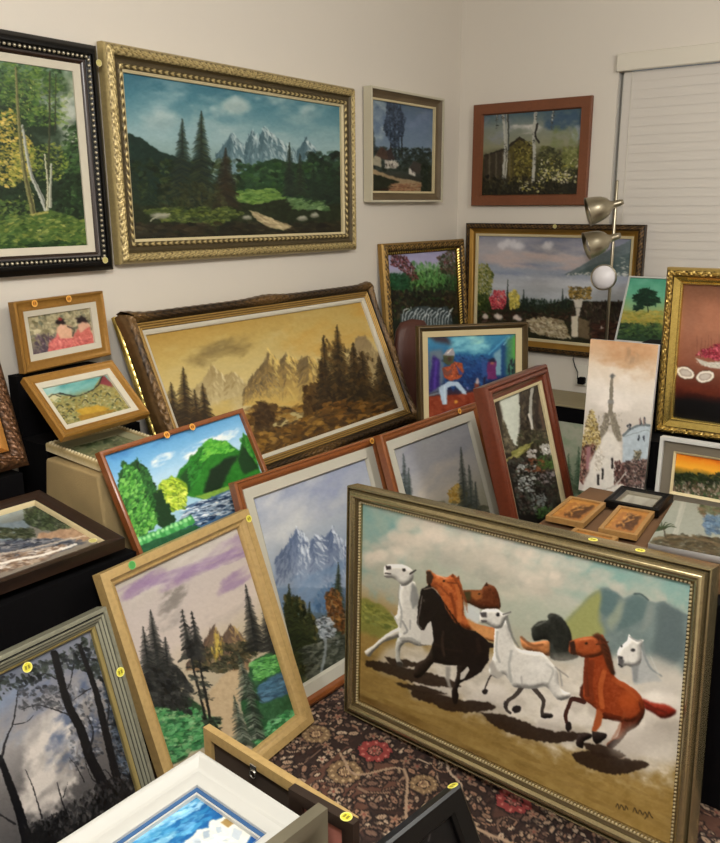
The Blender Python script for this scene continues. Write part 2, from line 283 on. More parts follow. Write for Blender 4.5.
def art_flower_falls(s):
    s.z(4.216,370,220)
    s.base([(110,(150,150,185)),(180,(165,160,195)),(230,(130,150,140)),(270,(50,85,50)),(330,(35,40,28)),(600,(40,50,42))])
    s.haze((150,200,350,290),(110,160,80),.9,30,.3,1.2,25,3)
    s.dabs([(90,250),(180,240),(260,210),(390,220),(400,300),(400,420),(90,420)],420,8,[(25,55,28),(45,85,38),(20,38,22),(60,60,35),(75,110,50)],80,40,1.7,.75)
    s.dabs((180,180,320,270),130,7,[(85,140,70),(110,165,90),(60,115,55)],85,25,1.8,.5)
    s.dabs((85,300,400,410),260,9,[(45,38,26),(30,32,22),(22,28,20),(70,55,35)],60,50,1.7,.8)
    s.dabs([(95,145),(150,150),(190,200),(210,250),(180,255),(120,200),(90,190)],200,5,[(46,26,26),(30,24,22),(104,40,46),(134,64,66),(150,104,98)],60,50,1.6,.85)
    s.dabs([(290,160),(340,120),(375,130),(375,240),(300,220)],180,6,[(50,58,34),(70,78,44),(116,62,64),(38,44,28),(60,66,40)],60,50,1.6,.8)
    s.dabs((85,225,170,290),80,8,[(20,60,35),(30,80,45)],0,50,1.7,.8)
    s.poly([(130,400),(200,365),(330,365),(350,410),(350,560),(130,560)],(60,72,74),rough=4,var=18)
    for i in range(17):
        x=145+i*12; s.stroke([(x+14,372+(i%4)*7),(x,385+(i%4)*8),(x-6,430),(x-8,560)],4.5,(205,215,218),.85,w2=3)
    s.dabs((130,370,350,560),110,4,[(225,230,232),(150,165,170),(90,100,105)],80,30,2.2,.7); s.grain(4)
def art_golden_mountains(s):
    s.z(2.215,105,270)
    s.base([(80,(165,132,62)),(150,(182,158,92)),(230,(196,178,120)),(310,(178,152,90)),(380,(105,75,30)),(470,(85,60,25))])
    s.haze((380,60,640,190),(190,138,48),.55,50,.35,2,60,3); s.haze((90,100,520,230),(185,170,118),.8,50,.42,2.4,40,3); s.haze((120,150,400,190),(120,100,55),.5,26,.45,3,20,3); s.haze((180,150,330,210),(105,88,52),.6,24,.42,2.5,20,3)
    s.range_([(190,270),(215,245),(238,212),(262,235),(285,225),(310,250),(340,262)],310,(150,130,85),(195,180,135),(205,192,150),2,n=120,sz=4)
    s.range_([(305,270),(330,230),(350,208),(362,178),(385,205),(400,190),(425,200),(450,190),(480,215)],300,(105,88,60),(200,165,85),(215,190,110),2,lightdir=1,n=360,sz=4)
    s.range_([(540,190),(555,150),(575,145),(600,180),(630,190)],260,(140,120,85),(180,160,110),None,2,n=90,sz=4)
    s.dabs([(345,235),(370,225),(395,260),(385,280),(315,285)],60,3,[(104,94,74),(128,114,88),(90,78,58)],60,20,2.4,.5)
    s.haze((180,270,480,320),(190,165,95),.9,30,.3,2.5,14,3)
    s.poly([(130,330),(260,330),(320,318),(440,300),(560,300),(700,260),(720,520),(120,520)],(95,68,26),rough=6,var=22,cell=5)
    s.poly([(395,318),(440,308),(445,322),(400,345),(330,355),(320,345)],(175,160,110),rough=3,var=10)
    s.dabs((310,300,700,430),460,7,[(110,78,28),(70,48,20),(140,104,42),(52,36,18),(160,120,50)],-12,30,2,.7)
    s.dabs([(340,290),(380,300),(370,350),(330,350)],70,7,[(60,42,20),(80,58,26)],60,50,1.5,.8)
    s.dabs([(440,260),(470,250),(470,310),(440,320)],60,7,[(90,66,28),(70,50,22)],60,50,1.5,.8)
    for x,t,b,w in [(138,248,330,60),(165,215,340,72),(208,250,335,58),(190,265,340,50),(475,145,300,62),(505,122,305,92),(540,160,300,84),(560,180,300,80),(600,170,290,70),(640,190,300,80),(665,210,310,70),(470,190,300,44)]:
        s.fir(x+8,t,b,w*.8,[(46,36,20),(62,48,26),(38,30,18),(85,62,28)],lean=8)
    s.dabs([(480,150),(620,200),(640,290),(460,310)],160,6,[(60,45,22),(88,64,28),(42,32,18)],75,40,1.6,.6)
    s.dabs((480,290,690,330),120,7,[(130,90,32),(95,66,26),(60,42,20)],-15,25,2,.8); s.grain(5)
def art_pink_ladies(s):
    s.z(4.01,0,270)
    s.base([(150,(150,140,105)),(260,(140,130,105)),(330,(95,85,95)),(380,(110,100,100))])
    s.dabs((120,160,380,280),200,9,[(165,155,120),(120,115,85),(185,175,140),(95,100,85)],30,60,1.6,.7)
    s.dabs((140,260,220,370),80,8,[(90,75,85),(70,60,75),(120,100,105)],60,40,1.7,.8)
    s.poly([(190,345),(195,300),(225,265),(235,235),(285,245),(300,290),(310,345),(250,358)],(205,110,105),rough=5,var=22,cell=1.6); s.poly([(290,330),(290,270),(320,220),(350,215),(372,270),(375,330)],(200,108,98),rough=5,var=22,cell=1.6)
    s.dabs((195,270,372,350),150,6,[(220,130,120),(185,90,88),(230,150,138),(170,80,80)],30,60,1.8,.6)
    s.poly([(225,235),(245,215),(285,225),(290,270),(240,275)],(210,165,135),rough=3,var=12); s.poly([(310,220),(345,205),(360,225),(320,250)],(205,160,135),rough=3,var=10)
    s.blob((243,208),19,12,(38,28,30)); s.blob((325,200),22,13,(50,38,40)); s.stroke([(270,225),(297,240),(290,262)],6,(95,85,75)); s.blob((248,228),11,9,(215,170,145)); s.blob((330,216),9,8,(205,160,135)); s.blob((240,198),8,6,(150,50,50))
    s.grain(5)
def art_village_fields(s):
    s.z(4.01,0,270)
    s.base([(400,(85,150,150)),(470,(110,165,160)),(510,(130,120,70)),(640,(125,115,60))])
    s.haze((120,400,420,500),(165,190,185),.7,26,.4,2,20,3); s.haze((180,400,420,470),(60,130,135),.7,26,.42,2,20,3)
    s.poly([(190,515),(230,500),(300,505),(370,480),(410,420),(440,450),(540,560),(240,640)],(140,132,80),rough=2,var=14)
    s.poly([(395,455),(410,418),(435,445),(450,470)],(130,60,65),rough=2)
    s.stroke([(150,490),(200,510),(240,495),(310,505),(385,470),(412,420)],5,(45,45,40)); s.blob((215,512),30,14,(185,180,140)); s.stroke([(190,515),(215,500),(245,508)],4,(60,60,45))
    s.dabs([(195,520),(300,510),(430,460),(530,555),(300,640),(240,625)],360,5,[(165,158,110),(95,95,55),(60,66,42),(185,180,140),(150,130,60),(120,140,95)],-15,50,1.7,.85)
    s.poly([(300,560),(390,540),(440,555),(340,590)],(175,140,50),rough=2,var=16); s.poly([(310,585),(430,560),(470,560),(330,605)],(150,115,45),rough=2,var=12)
    for x,y in [(255,585),(285,560),(240,545),(340,525),(430,500),(470,520),(380,500)]: s.stroke([(x-12,y+8),(x,y-6),(x+13,y+5)],3,(50,50,38)); 
    s.grain(5)
def art_grey_harbour(s):
    s.z(4.01,0,270); s.base([(640,(150,155,125)),(690,(110,120,85)),(740,(130,120,85))]); s.dabs((240,640,620,760),160,8,[(90,105,70),(150,150,115),(70,80,55),(175,170,140)],-10,30,2,.7)
    s.dabs([(300,690),(380,670),(460,670),(440,690),(340,710)],60,6,[(50,70,40),(70,90,50)],-10,30,2,.8); s.grain(4)
def art_black_mat_print(s):
    s.z(5.27,0,330); s.base([(0,(195,195,185)),(900,(200,200,192))]); s.dabs((-800,200,40,620),300,8,[(150,150,145),(210,210,205),(90,95,100)],0,60,1.6,.7); s.grain(4)
def art_rocky_shore(s):
    s.z(2.667,0,380)
    s.base([(325,(175,190,200)),(370,(160,175,180)),(420,(105,110,105)),(500,(130,122,112))])
    s.poly([(-60,375),(0,380),(40,378),(75,365),(80,430),(-60,450)],(110,125,135),rough=4,var=10)
    s.dabs([(60,345),(110,335),(160,355),(215,385),(190,400),(120,400),(70,380)],260,6,[(40,55,40),(62,78,52),(85,98,70),(28,38,30)],20,45,1.7,.8); s.dabs((0,395,90,420),90,6,[(60,70,50),(40,50,40),(90,95,75)],0,30,2,.8)
    s.poly([(100,410),(190,392),(270,408),(225,425),(140,440),(90,440)],(160,130,105),rough=4,var=26,cell=3); s.poly([(-60,440),(90,425),(230,430),(120,470),(-60,520)],(75,80,92),rough=5,var=18)
    s.dabs([(-60,430),(100,420),(220,425),(140,460),(-60,510)],260,6,[(65,72,88),(105,110,120),(45,50,62),(150,150,150)],-12,14,3,.75)
    s.dabs([(-60,470),(80,455),(180,438),(120,475),(-60,530)],160,7,[(170,150,130),(130,105,85),(95,80,72),(200,195,190)],-14,12,3,.75)
    s.stroke([(-60,500),(40,478),(120,462),(200,436)],6,(225,220,212),.85); s.stroke([(-60,470),(60,452),(150,430),(230,412)],4,(205,190,170),.8); s.grain(4)
def art_green_hills(s):
    s.z(2.667,0,380)
    s.base([(90,(70,140,200)),(160,(110,170,215)),(220,(165,200,225)),(260,(150,190,210))])
    s.haze((280,80,640,160),(55,120,185),.8,50,.4,2.4,30,3)
    for b,a in [((400,195,470,228),.95),((480,160,600,200),.95),((560,135,645,165),.9)]: s.haze(b,(225,230,235),a,14,.32,3,14,3.4)
    s.poly([(460,300),(480,240),(530,185),(560,158),(600,162),(640,190),(650,140),(670,170),(710,290),(560,320)],(40,120,35),rough=3,var=14)
    s.poly([(480,260),(540,185),(560,165),(540,230),(500,310)],(25,75,30),rough=3,soft=1.2); s.poly([(540,300),(560,240),(600,210),(640,200),(600,260),(580,310)],(18,48,25),rough=4,soft=1.2); s.poly([(635,215),(655,150),(690,235),(650,250)],(22,62,28),rough=3,soft=1)
    s.dabs([(555,160),(600,165),(620,190),(560,200),(520,240)],90,5,[(90,175,55),(60,150,45),(120,190,70)],-35,20,2.4,.7); s.dabs([(500,215),(540,190),(535,260),(510,290)],60,5,[(50,140,45),(35,110,35)],-50,20,2.4,.6); s.dabs([(640,160),(660,150),(690,230)],40,5,[(70,150,50),(40,110,40)],60,20,2,.6)
    s.poly([(520,310),(600,285),(700,250),(700,280),(560,320)],(120,160,60),rough=2,var=16)
    s.poly([(500,335),(620,290),(700,260),(720,330),(560,400),(470,400)],(75,110,145),rough=3,var=14)
    s.dabs([(500,335),(640,290),(700,280),(640,340),(520,390),(480,390)],260,4.5,[(195,210,225),(45,70,105),(110,145,180),(30,50,80),(225,232,238)],-16,9,4.5,.85)
    s.poly([(315,290),(330,215),(350,225),(365,205),(400,250),(415,300),(430,380),(380,420),(355,420)],(28,78,30),fine=6,var=10,cell=2); s.poly([(362,215),(385,225),(420,290),(435,340),(420,380),(385,300)],(18,50,25),fine=5)
    s.dabs([(320,285),(335,225),(365,240),(400,290),(425,380),(365,420)],260,6,[(95,170,65),(60,135,50),(35,95,35),(130,195,90)],-60,18,1.9,.85); s.dabs([(370,220),(400,250),(430,330),(425,375),(390,290)],110,5,[(30,80,35),(50,110,45)],-60,18,1.9,.8)
    s.blob((460,300),42,44,(125,160,35),1,.12,.6,14); s.dabs([(425,275),(460,258),(500,290),(495,340),(450,350),(425,310)],160,6,[(185,205,55),(150,185,45),(210,220,90),(95,130,30)],30,50,1.6,.8)
    s.poly([(410,310),(430,290),(455,340),(470,380),(430,400)],(20,60,28),fine=5)
    s.poly([(355,430),(400,408),(470,388),(510,355),(520,380),(460,410),(370,460)],(60,135,65),rough=3,var=12)
    for i in range(13): x=365+i*12; y=436-i*5.2; s.blob((x,y),9,13,(95,185,105) if i%2 else (60,150,75),1,.15,.4); s.blob((x-2,y-5),5,5,(160,220,150),.9,.2,.4)
    s.poly([(340,455),(400,430),(520,385),(560,400),(520,500),(350,560)],(40,95,60),rough=3,var=14); s.grain(4)
def art_misty_peaks(s):
    s.z(2.81,230,420)
    s.base([(130,(140,148,172)),(250,(165,170,178)),(380,(140,155,175)),(500,(95,115,140)),(600,(60,70,55)),(800,(40,45,38))])
    s.haze((80,120,280,330),(190,192,192),.8,60,.38,1,50,2.5); s.haze((220,110,420,260),(128,138,172),.7,60,.35,1,50,2.5)
    s.range_([(130,390),(165,350),(190,302),(225,345),(240,325),(270,330),(290,310),(330,350),(400,330)],470,(85,100,130),(150,162,182),(205,212,220),2,n=420,sz=5)
    s.haze((90,420,340,520),(110,135,165),.85,30,.32,1.6,25,3)
    s.dabs([(250,480),(300,450),(310,540),(230,540)],60,8,[(70,100,135),(90,120,150)],60,30,1.8,.6)
    s.dabs([(150,490),(200,500),(240,560),(270,700),(220,760),(170,620)],340,8,[(55,62,35),(78,76,40),(38,44,30),(95,85,45),(28,34,26)],75,35,1.8,.8)
    for x,t,b,w in [(168,458,620,46),(190,490,640,44),(225,510,640,40),(205,540,680,50),(305,400,520,34)]: s.fir(x,t,b,w,[(48,55,36),(62,68,42),(36,42,30)])
    s.dabs([(265,490),(300,470),(330,560),(330,620),(280,560)],140,7,[(130,85,45),(95,62,35),(60,48,32),(150,110,60)],70,40,1.7,.8)
    s.dabs([(245,560),(280,550),(310,620),(280,640),(250,600)],100,6,[(175,180,185),(60,62,60),(120,128,135)],20,40,1.9,.8)
    s.dabs([(200,640),(330,600),(380,700),(240,770)],240,9,[(62,66,55),(88,92,82),(38,42,34),(110,112,100)],-20,30,2,.7); s.stroke([(262,590),(270,640),(255,720)],8,(150,158,165),.6); s.grain(4)
def art_misty_firs(s):
    s.z(3.27,370,350)
    s.base([(220,(150,150,152)),(330,(160,160,166)),(430,(175,170,165)),(520,(165,160,140)),(900,(80,80,60))])
    s.haze((70,220,360,400),(140,142,155),.7,60,.38,1,50,2.5); s.haze((150,360,330,500),(195,185,172),.8,50,.35,1.4,40,3)
    s.dabs([(260,460),(290,440),(320,470),(310,500),(260,500)],110,6,[(190,150,60),(165,125,45),(205,175,100)],60,50,1.6,.8)
    s.fir(112,340,600,56,[(70,80,82),(88,98,98),(58,66,66)],lean=14); s.fir(128,385,620,46,[(78,88,88),(60,70,68)],lean=12)
    s.fir(298,318,640,62,[(58,66,62),(76,84,78),(46,52,48)],lean=22); s.fir(325,375,660,62,[(62,70,66),(82,90,84)],lean=18); s.fir(345,430,660,50,[(70,78,74),(55,62,58)],lean=14)
    s.dabs((70,500,420,900),320,12,[(80,82,60),(110,105,75),(60,64,50)],-20,40,1.8,.7); s.grain(4)
def art_flower_arch(s):
    s.z(5.27,490,370)
    s.base([(80,(60,50,42)),(200,(65,58,48)),(400,(48,42,36)),(850,(30,28,26))])
    s.poly([(45,155),(155,115),(160,250),(150,400),(120,410),(85,340),(60,220)],(185,190,178),rough=5,var=8,soft=1)
    s.dabs([(60,230),(95,330),(130,400),(110,440),(80,430)],90,9,[(85,78,62),(120,112,90),(60,55,45)],70,30,1.8,.7)
    s.dabs([(155,120),(290,50),(330,350),(170,380)],300,10,[(45,38,32),(75,66,54),(95,85,68),(32,28,25)],85,18,2.4,.75)
    s.stroke([(222,95),(212,200),(222,310)],17,(160,158,148),w2=14,var=14); s.stroke([(250,90),(245,300)],14,(50,40,36)); s.stroke([(280,80),(262,200),(290,330)],14,(90,70,60)); s.stroke([(205,235),(225,315)],12,(195,192,182))
    s.dabs([(150,330),(340,300),(360,450),(120,450)],180,11,[(80,72,55),(52,46,38),(110,100,78),(60,70,45)],20,60,1.6,.75)
    s.stroke([(85,480),(160,425),(225,380)],14,(150,145,85),.85,w2=6); s.dabs([(120,430),(190,390),(210,410),(140,470)],50,8,[(165,160,95),(130,130,70)],-35,20,2.2,.8)
    s.dabs([(100,470),(340,450),(400,650),(330,760),(160,760)],560,9,[(28,26,26),(60,58,52),(85,88,80),(45,38,36),(70,78,62),(95,70,62)],40,60,1.6,.8)
    for b,n,c in [((265,395,330,450),26,(215,212,205)),((195,415,240,465),18,(205,200,195)),((150,500,240,640),44,(170,175,172)),((220,650,290,740),28,(150,158,155)),((250,540,340,600),16,(150,140,140))]: s.dabs(b,n,9,[c,tuple(v*.85 for v in c)],30,60,1.5,.85)
    s.dabs((250,450,330,520),40,10,[(85,115,55),(60,90,45)],0,60,1.5,.8); s.dabs((190,470,290,540),20,10,[(150,95,60),(120,70,50)],0,60,1.5,.8); s.dabs((240,720,320,780),26,9,[(85,125,60),(60,100,50)],0,60,1.5,.8); s.grain(4)
def art_dancers(s):
    s.z(6.545,420,325)
    s.base([(70,(60,130,165)),(180,(35,100,145)),(300,(25,60,115)),(400,(25,45,85)),(470,(95,45,40)),(560,(130,55,35)),(700,(110,45,35))])
    s.haze((180,60,480,200),(130,195,205),.9,70,.3,1.8,50,3); s.haze((300,60,430,130),(150,200,190),.8,50,.3,1.8,40,3)
    s.poly([(60,70),(170,75),(210,130),(90,110)],(60,50,60),rough=5,soft=2); s.poly([(60,170),(150,150),(160,350),(130,430),(50,450)],(95,110,125),rough=6,soft=2)
    s.poly([(85,200),(130,230),(130,400),(60,440)],(52,34,110),rough=4,soft=1,var=14); s.poly([(100,230),(115,230),(105,420),(85,420)],(85,60,150),soft=1)
    s.poly([(480,190),(530,150),(530,330),(480,320)],(110,150,170),rough=3,soft=1); s.poly([(530,130),(560,110),(560,330),(535,330)],(30,70,120),soft=1); s.stroke([(450,190),(570,75)],14,(80,150,190),.8,w2=10); s.stroke([(545,130),(580,80)],8,(150,200,225),.8)
    s.poly([(560,90),(640,75),(640,330),(560,330)],(70,120,95),rough=3,soft=2,var=16); s.poly([(600,70),(640,70),(640,230),(600,230)],(85,160,70),rough=3,soft=2); s.dabs((575,230,635,330),20,10,[(25,30,40),(35,45,60)],90,15,2.5,.8)
    s.dabs((160,200,440,420),160,12,[(30,70,130),(45,95,155),(25,45,95)],40,40,2,.5)
    s.poly([(400,250),(430,230),(440,330),(410,340)],(50,80,140),soft=1); s.poly([(440,240),(500,235),(495,300),(505,350),(440,355),(435,300)],(110,45,100),rough=4,var=16); s.blob((470,232),24,14,(35,30,60)); s.blob((470,250),12,10,(150,95,80)); s.stroke([(420,345),(415,400)],10,(40,30,60))
    s.poly([(40,465),(200,455),(330,440),(420,430),(640,420),(640,700),(40,700)],(140,62,38),rough=6,var=24,cell=4); s.stroke([(60,460),(150,440)],10,(130,150,160),.8)
    # the figure in the orange coat and pale trousers
    s.poly([(150,390),(190,365),(250,370),(300,430),(305,450),(280,450),(230,395),(180,410),(175,515),(145,515),(122,410)],(165,185,205),rough=2,var=12); s.stroke([(160,400),(165,510)],8,(205,218,228),.7)
    s.poly([(150,280),(195,265),(225,240),(275,250),(285,310),(255,350),(200,365),(160,345)],(165,78,45),rough=3,var=26,cell=1.6); s.dabs((200,250,275,345),30,8,[(195,100,50),(130,55,35),(70,40,40)],70,40,1.8,.7)
    s.stroke([(155,290),(175,320),(200,300)],22,(120,70,60)); s.poly([(150,195),(190,180),(225,205),(215,250),(180,265),(150,240)],(70,75,50),rough=3,var=14); s.poly([(150,200),(175,165),(215,145),(230,205)],(150,145,150),rough=2,var=12); s.stroke([(205,160),(180,185)],6,(215,205,195)); s.blob((195,225),13,14,(75,50,40))
    s.poly([(230,255),(285,320),(260,330)],(60,70,130),soft=.8); s.blob((375,370),9,22,(185,165,165)); s.poly([(355,380),(385,385),(390,520),(350,520)],(120,60,45),soft=.8); s.blob((235,500),12,10,(225,160,60)); s.blob((310,410),8,8,(130,130,190)); s.grain(4)
def art_paris(s):
    s.z(5.11,575,335)
    s.base([(20,(195,155,120)),(110,(190,160,130)),(170,(205,190,172)),(300,(205,198,190)),(450,(185,178,170)),(600,(190,182,175)),(850,(180,172,165))])
    s.haze((60,20,440,170),(180,135,95),.8,60,.38,1.6,40,3); s.haze((240,90,440,240),(180,150,120),.7,60,.35,1,40,3); s.haze((60,150,300,400),(220,212,205),.8,70,.35,1.3,50,3); s.haze((250,60,330,150),(150,125,100),.6,30,.35,.6,25,3)
    tw=(125,118,105)
    s.stroke([(188,205),(186,250),(183,330),(180,400)],10,tw,w2=26,var=14); s.blob((190,208),12,11,(95,95,95)); s.poly([(168,330),(196,330),(196,350),(168,350)],(130,128,125)); s.poly([(150,398),(205,398),(212,415),(146,415)],tw,var=12)
    s.poly([(150,410),(175,410),(172,470),(160,500),(125,545),(110,545),(135,470)],tw,rough=2,var=20,cell=1.4); s.poly([(178,410),(206,410),(225,470),(242,545),(215,545),(190,490)],tw,rough=2,var=20,cell=1.4); s.stroke([(130,470),(180,455),(225,470)],12,tw)
    s.dabs((120,400,240,545),70,5,[(160,150,130),(95,90,80),(185,175,160)],80,30,2,.6)
    s.poly([(245,505),(280,480),(330,455),(385,465),(390,650),(240,650)],(165,178,188),rough=2,var=14); s.stroke([(245,512),(285,478),(335,460),(385,462)],12,(105,115,120)); s.stroke([(250,520),(350,488),(385,492)],3,(120,130,135))
    for x,y in [(325,522),(350,530),(270,470),(335,440),(355,438),(280,465)]: s.dabs((x-4,y-12,x+4,y+14),4,6,[(45,50,60)],90,8,2,.9)
    for x in (330,350): s.stroke([(x,455),(x,430)],7,(140,120,115))
    s.dabs([(45,520),(60,430),(85,375),(110,440),(130,520),(120,600),(60,600),(25,560)],340,8,[(165,145,80),(120,100,60),(190,175,120),(85,70,50),(205,190,150)],40,60,1.4,.85)
    s.dabs([(25,570),(110,560),(100,700),(70,740),(20,760)],200,9,[(105,60,55),(70,45,40),(150,110,100),(50,38,36),(165,140,120)],85,25,1.8,.85)
    s.poly([(60,570),(80,570),(75,680),(55,690)],(150,110,115),rough=2); s.poly([(90,620),(160,490),(190,500),(230,560),(235,700),(300,790),(150,830),(30,810)],(205,200,192),rough=5,var=10,soft=1)
    s.dabs([(110,600),(130,560),(150,620),(120,700),(95,690)],60,6,[(200,190,175),(225,220,212),(160,150,135)],70,40,1.8,.6)
    s.dabs([(245,650),(290,640),(380,640),(385,790),(260,770),(215,740)],330,9,[(95,78,72),(60,50,48),(125,95,92),(140,120,110),(45,38,38)],60,50,1.5,.85); s.dabs((200,650,250,760),60,8,[(85,60,55),(120,80,75),(60,45,42)],85,25,2,.8); s.dabs((300,590,335,635),30,7,[(60,58,52),(110,105,85),(150,140,110)],0,40,1.6,.8)
    for x,y in [(118,740),(140,710),(190,655)]: s.stroke([(x,y-22),(x,y+22)],11,(45,42,42)); s.blob((x,y-26),4,5,(45,42,42))
    s.stroke([(110,800),(200,770),(260,700)],7,(175,168,160)); s.grain(4)
def art_palm_canvas(s):
    s.z(4.21,560,260)
    s.base([(70,(70,145,120)),(150,(95,165,135)),(210,(140,160,105)),(250,(165,145,60)),(275,(110,115,55)),(310,(45,75,45)),(340,(35,60,40))])
    s.haze((250,70,430,200),(110,175,150),.6,40,.4,1.5,25,3); s.dabs((230,215,430,270),130,7,[(175,150,60),(150,140,70),(120,130,60)],0,15,2.5,.6); s.dabs((230,265,420,325),190,7,[(55,85,45),(35,62,38),(80,105,50),(28,48,32)],10,35,2,.8)
    s.dabs([(315,150),(345,120),(380,120),(410,160),(400,190),(360,190),(320,215),(310,190)],70,6,[(22,52,38),(32,70,48),(15,40,30)],20,60,1.9,.9)
    for c,rx,ry in [((330,155),20,9),((355,135),20,10),((385,140),20,9),((395,170),22,9),((355,175),26,10),((330,200),16,9),((375,185),20,7)]: s.dabs((c[0]-rx,c[1]-ry,c[0]+rx,c[1]+ry),26,6,[(20,50,36),(30,66,44),(14,38,28)],0,30,2.4,.9)
    for a,b in [((318,160),(360,165)),((375,115),(365,160)),((405,175),(370,165)),((320,215),(350,180)),((345,125),(360,160))]: s.stroke([b,a],14,(22,52,38),w2=3)
    s.stroke([(365,170),(372,220)],4,(35,55,40)); s.grain(4)
def art_coconut_still(s):
    s.z(3.513,660,260)
    s.base([(90,(124,82,60)),(250,(150,102,80)),(370,(138,86,66)),(425,(112,64,48)),(470,(95,42,30)),(495,(60,25,20)),(515,(22,20,22)),(600,(14,14,16))])
    s.haze((100,120,700,380),(170,112,85),.7,110,.3,1.3,70,2.5); s.haze((60,440,700,500),(120,55,30),.6,30,.4,4,12,3)
    s.poly([(122,345),(190,360),(300,345),(280,375),(200,382),(150,370)],(185,180,168),rough=2,var=18,cell=1.5,curve=True); s.dabs((130,358,290,374),40,3,[(150,145,130),(215,210,200)],20,30,2,.7)
    s.dabs([(125,335),(150,315),(200,295),(270,295),(290,335),(200,352)],210,6,[(140,35,55),(175,60,80),(105,25,42),(195,95,110)],30,60,1.4,.9)
    for i in range(12): x=130+i*13; s.stroke([(x,330),(x+4*np.sin(i),265+9*(i%3))],1.6,(115,70,55),.7)
    for (x,y,a) in [(90,396,.35),(158,409,-.2)]:
        for rx,ry,c in [(34,23,(85,55,40)),(32,20,(225,218,205)),(24,13,(165,150,138)),(18,9,(190,180,170))]:
            s.poly([(x+rx*np.cos(t)*np.cos(a)-ry*np.sin(t)*np.sin(a),y+rx*np.cos(t)*np.sin(a)+ry*np.sin(t)*np.cos(a)) for t in np.linspace(0,6.28,22)],c,soft=.3)
    s.dabs((400,380,600,440),60,9,[(160,120,60),(120,80,40)],0,40,1.6,.8); s.grain(4)
def art_orange_sunset(s):
    s.z(3.79,530,430)
    s.base([(90,(215,105,20)),(130,(235,135,25)),(165,(240,165,45)),(200,(60,70,35)),(260,(90,80,62)),(400,(50,60,40))])
    s.haze((540,90,1000,140),(200,85,20),.7,40,.4,3,25,3); s.dabs((535,165,1000,205),260,8,[(35,48,26),(50,62,32),(28,36,24)],20,40,1.6,.9)
    s.dabs((535,195,1000,270),420,7,[(120,112,100),(60,75,48),(150,130,120),(90,62,52),(40,55,36),(175,165,155)],70,40,1.5,.8); s.dabs((535,235,1000,400),200,8,[(40,70,40),(60,95,55)],0,40,1.6,.8); s.grain(4)
def art_purple_lake(s):
    s.z(3,90,490)
    s.base([(110,(165,158,150)),(250,(172,162,158)),(400,(180,168,160)),(500,(170,158,135)),(850,(150,140,120))])
    s.dabs([(95,290),(250,240),(470,165),(490,195),(300,262),(105,312)],70,9,[(140,116,150),(150,130,158),(128,104,140)],-22,8,5,.3)
    for b in [(220,185,480,245),(90,260,230,310),(380,230,520,290)]: s.haze(b,(136,112,146),.75,34,.3,2.6,24,3.0)
    s.haze((100,110,480,300),(190,185,180),.6,50,.42,2.2,40,3); s.haze((200,290,300,360),(110,105,100),.75,22,.36,1.8,16,3.4); s.haze((180,330,300,420),(140,134,130),.7,26,.38,1.6,20,3); s.haze((330,310,480,400),(160,150,146),.6,26,.4,2,20,3)
    s.poly([(330,640),(390,560),(430,530),(455,540),(440,640),(440,760),(360,780)],(172,152,122),rough=4,var=8,soft=.8)
    s.range_([(290,520),(330,480),(350,440),(372,405),(395,440),(420,402),(450,430),(480,470)],540,(85,70,62),(135,108,80),(175,150,95),2,n=180,sz=5)
    s.dabs([(300,520),(350,470),(480,450),(500,490),(440,530),(380,550)],170,8,[(60,62,46),(88,80,58),(45,48,38)],20,50,1.7,.8)
    s.poly([(375,470),(372,430),(382,430),(385,490),(375,520)],(190,165,70),soft=.8,alpha=.8); s.dabs((365,430,400,500),16,5,[(185,165,75),(150,125,60)],80,15,2,.7)
    s.poly([(155,560),(200,600),(300,620),(345,660),(360,730),(290,800),(210,840),(180,700)],(45,75,48),rough=6,var=18,cell=4)
    s.dabs([(185,630),(330,660),(390,700),(330,770),(220,820)],300,9,[(45,110,65),(75,145,85),(30,70,45),(95,160,105),(140,165,120)],-20,30,2.2,.7)
    s.poly([(480,520),(560,470),(600,540),(640,690),(560,770),(490,780),(450,640)],(48,88,58),rough=6,var=20,cell=4)
    s.poly([(500,590),(560,550),(605,545),(620,600),(560,625),(510,640)],(62,95,118),rough=5,var=14,soft=.8); s.dabs([(500,590),(600,550),(615,600),(520,630)],60,8,[(80,120,145),(50,75,95)],-15,15,2.8,.6)
    s.dabs([(480,520),(570,475),(590,530),(500,570)],180,7,[(75,140,70),(110,175,95),(45,95,55)],-15,30,2,.75)
    s.dabs([(490,770),(540,690),(630,650),(640,700),(540,780)],220,8,[(55,130,75),(85,160,100),(35,80,50),(120,180,130)],-25,30,2.2,.7)
    dk=[(32,34,34),(44,46,44),(26,28,30),(58,60,58)]
    for x,t,b,w,l in [(182,360,640,110,40),(160,410,560,60,20),(225,440,640,90,20),(465,285,480,66,34),(520,320,480,60,22),(545,360,490,50,18)]: s.fir(x,t,b,w,dk,lean=l,tilt=.3)
    s.dabs([(165,560),(260,520),(310,600),(300,670),(200,640)],170,9,dk,30,40,1.8,.7)
    for x,t,b,l in [(276,360,690,72),(305,365,710,60)]:
        s.stroke([(x,t),(x+l*.45,(t+b)/2),(x+l,b)],3,(32,32,32),w2=9)
        s.fir(x,t,t+140,56,[(34,36,36),(26,28,30),(52,54,52)],lean=l*.36,n=11,trunk=False,tilt=.5)
        for q in (.5,.62,.74): xx=x+l*q; yy=t+(b-t)*q; s.dabs((xx-20,yy-8,xx+20,yy+8),7,6,[(34,38,36),(50,56,50)],10,30,2.2,.8)
    for x,t,b,w,l in [(445,490,620,60,34),(470,560,740,70,30),(430,615,760,66,34)]: s.fir(x,t,b,w,[(48,58,50),(75,88,76),(36,44,40),(120,128,115)],lean=l,tilt=.4)
    s.dabs((340,680,390,720),36,7,[(30,40,34),(50,62,50)],20,40,1.8,.9); s.grain(4)
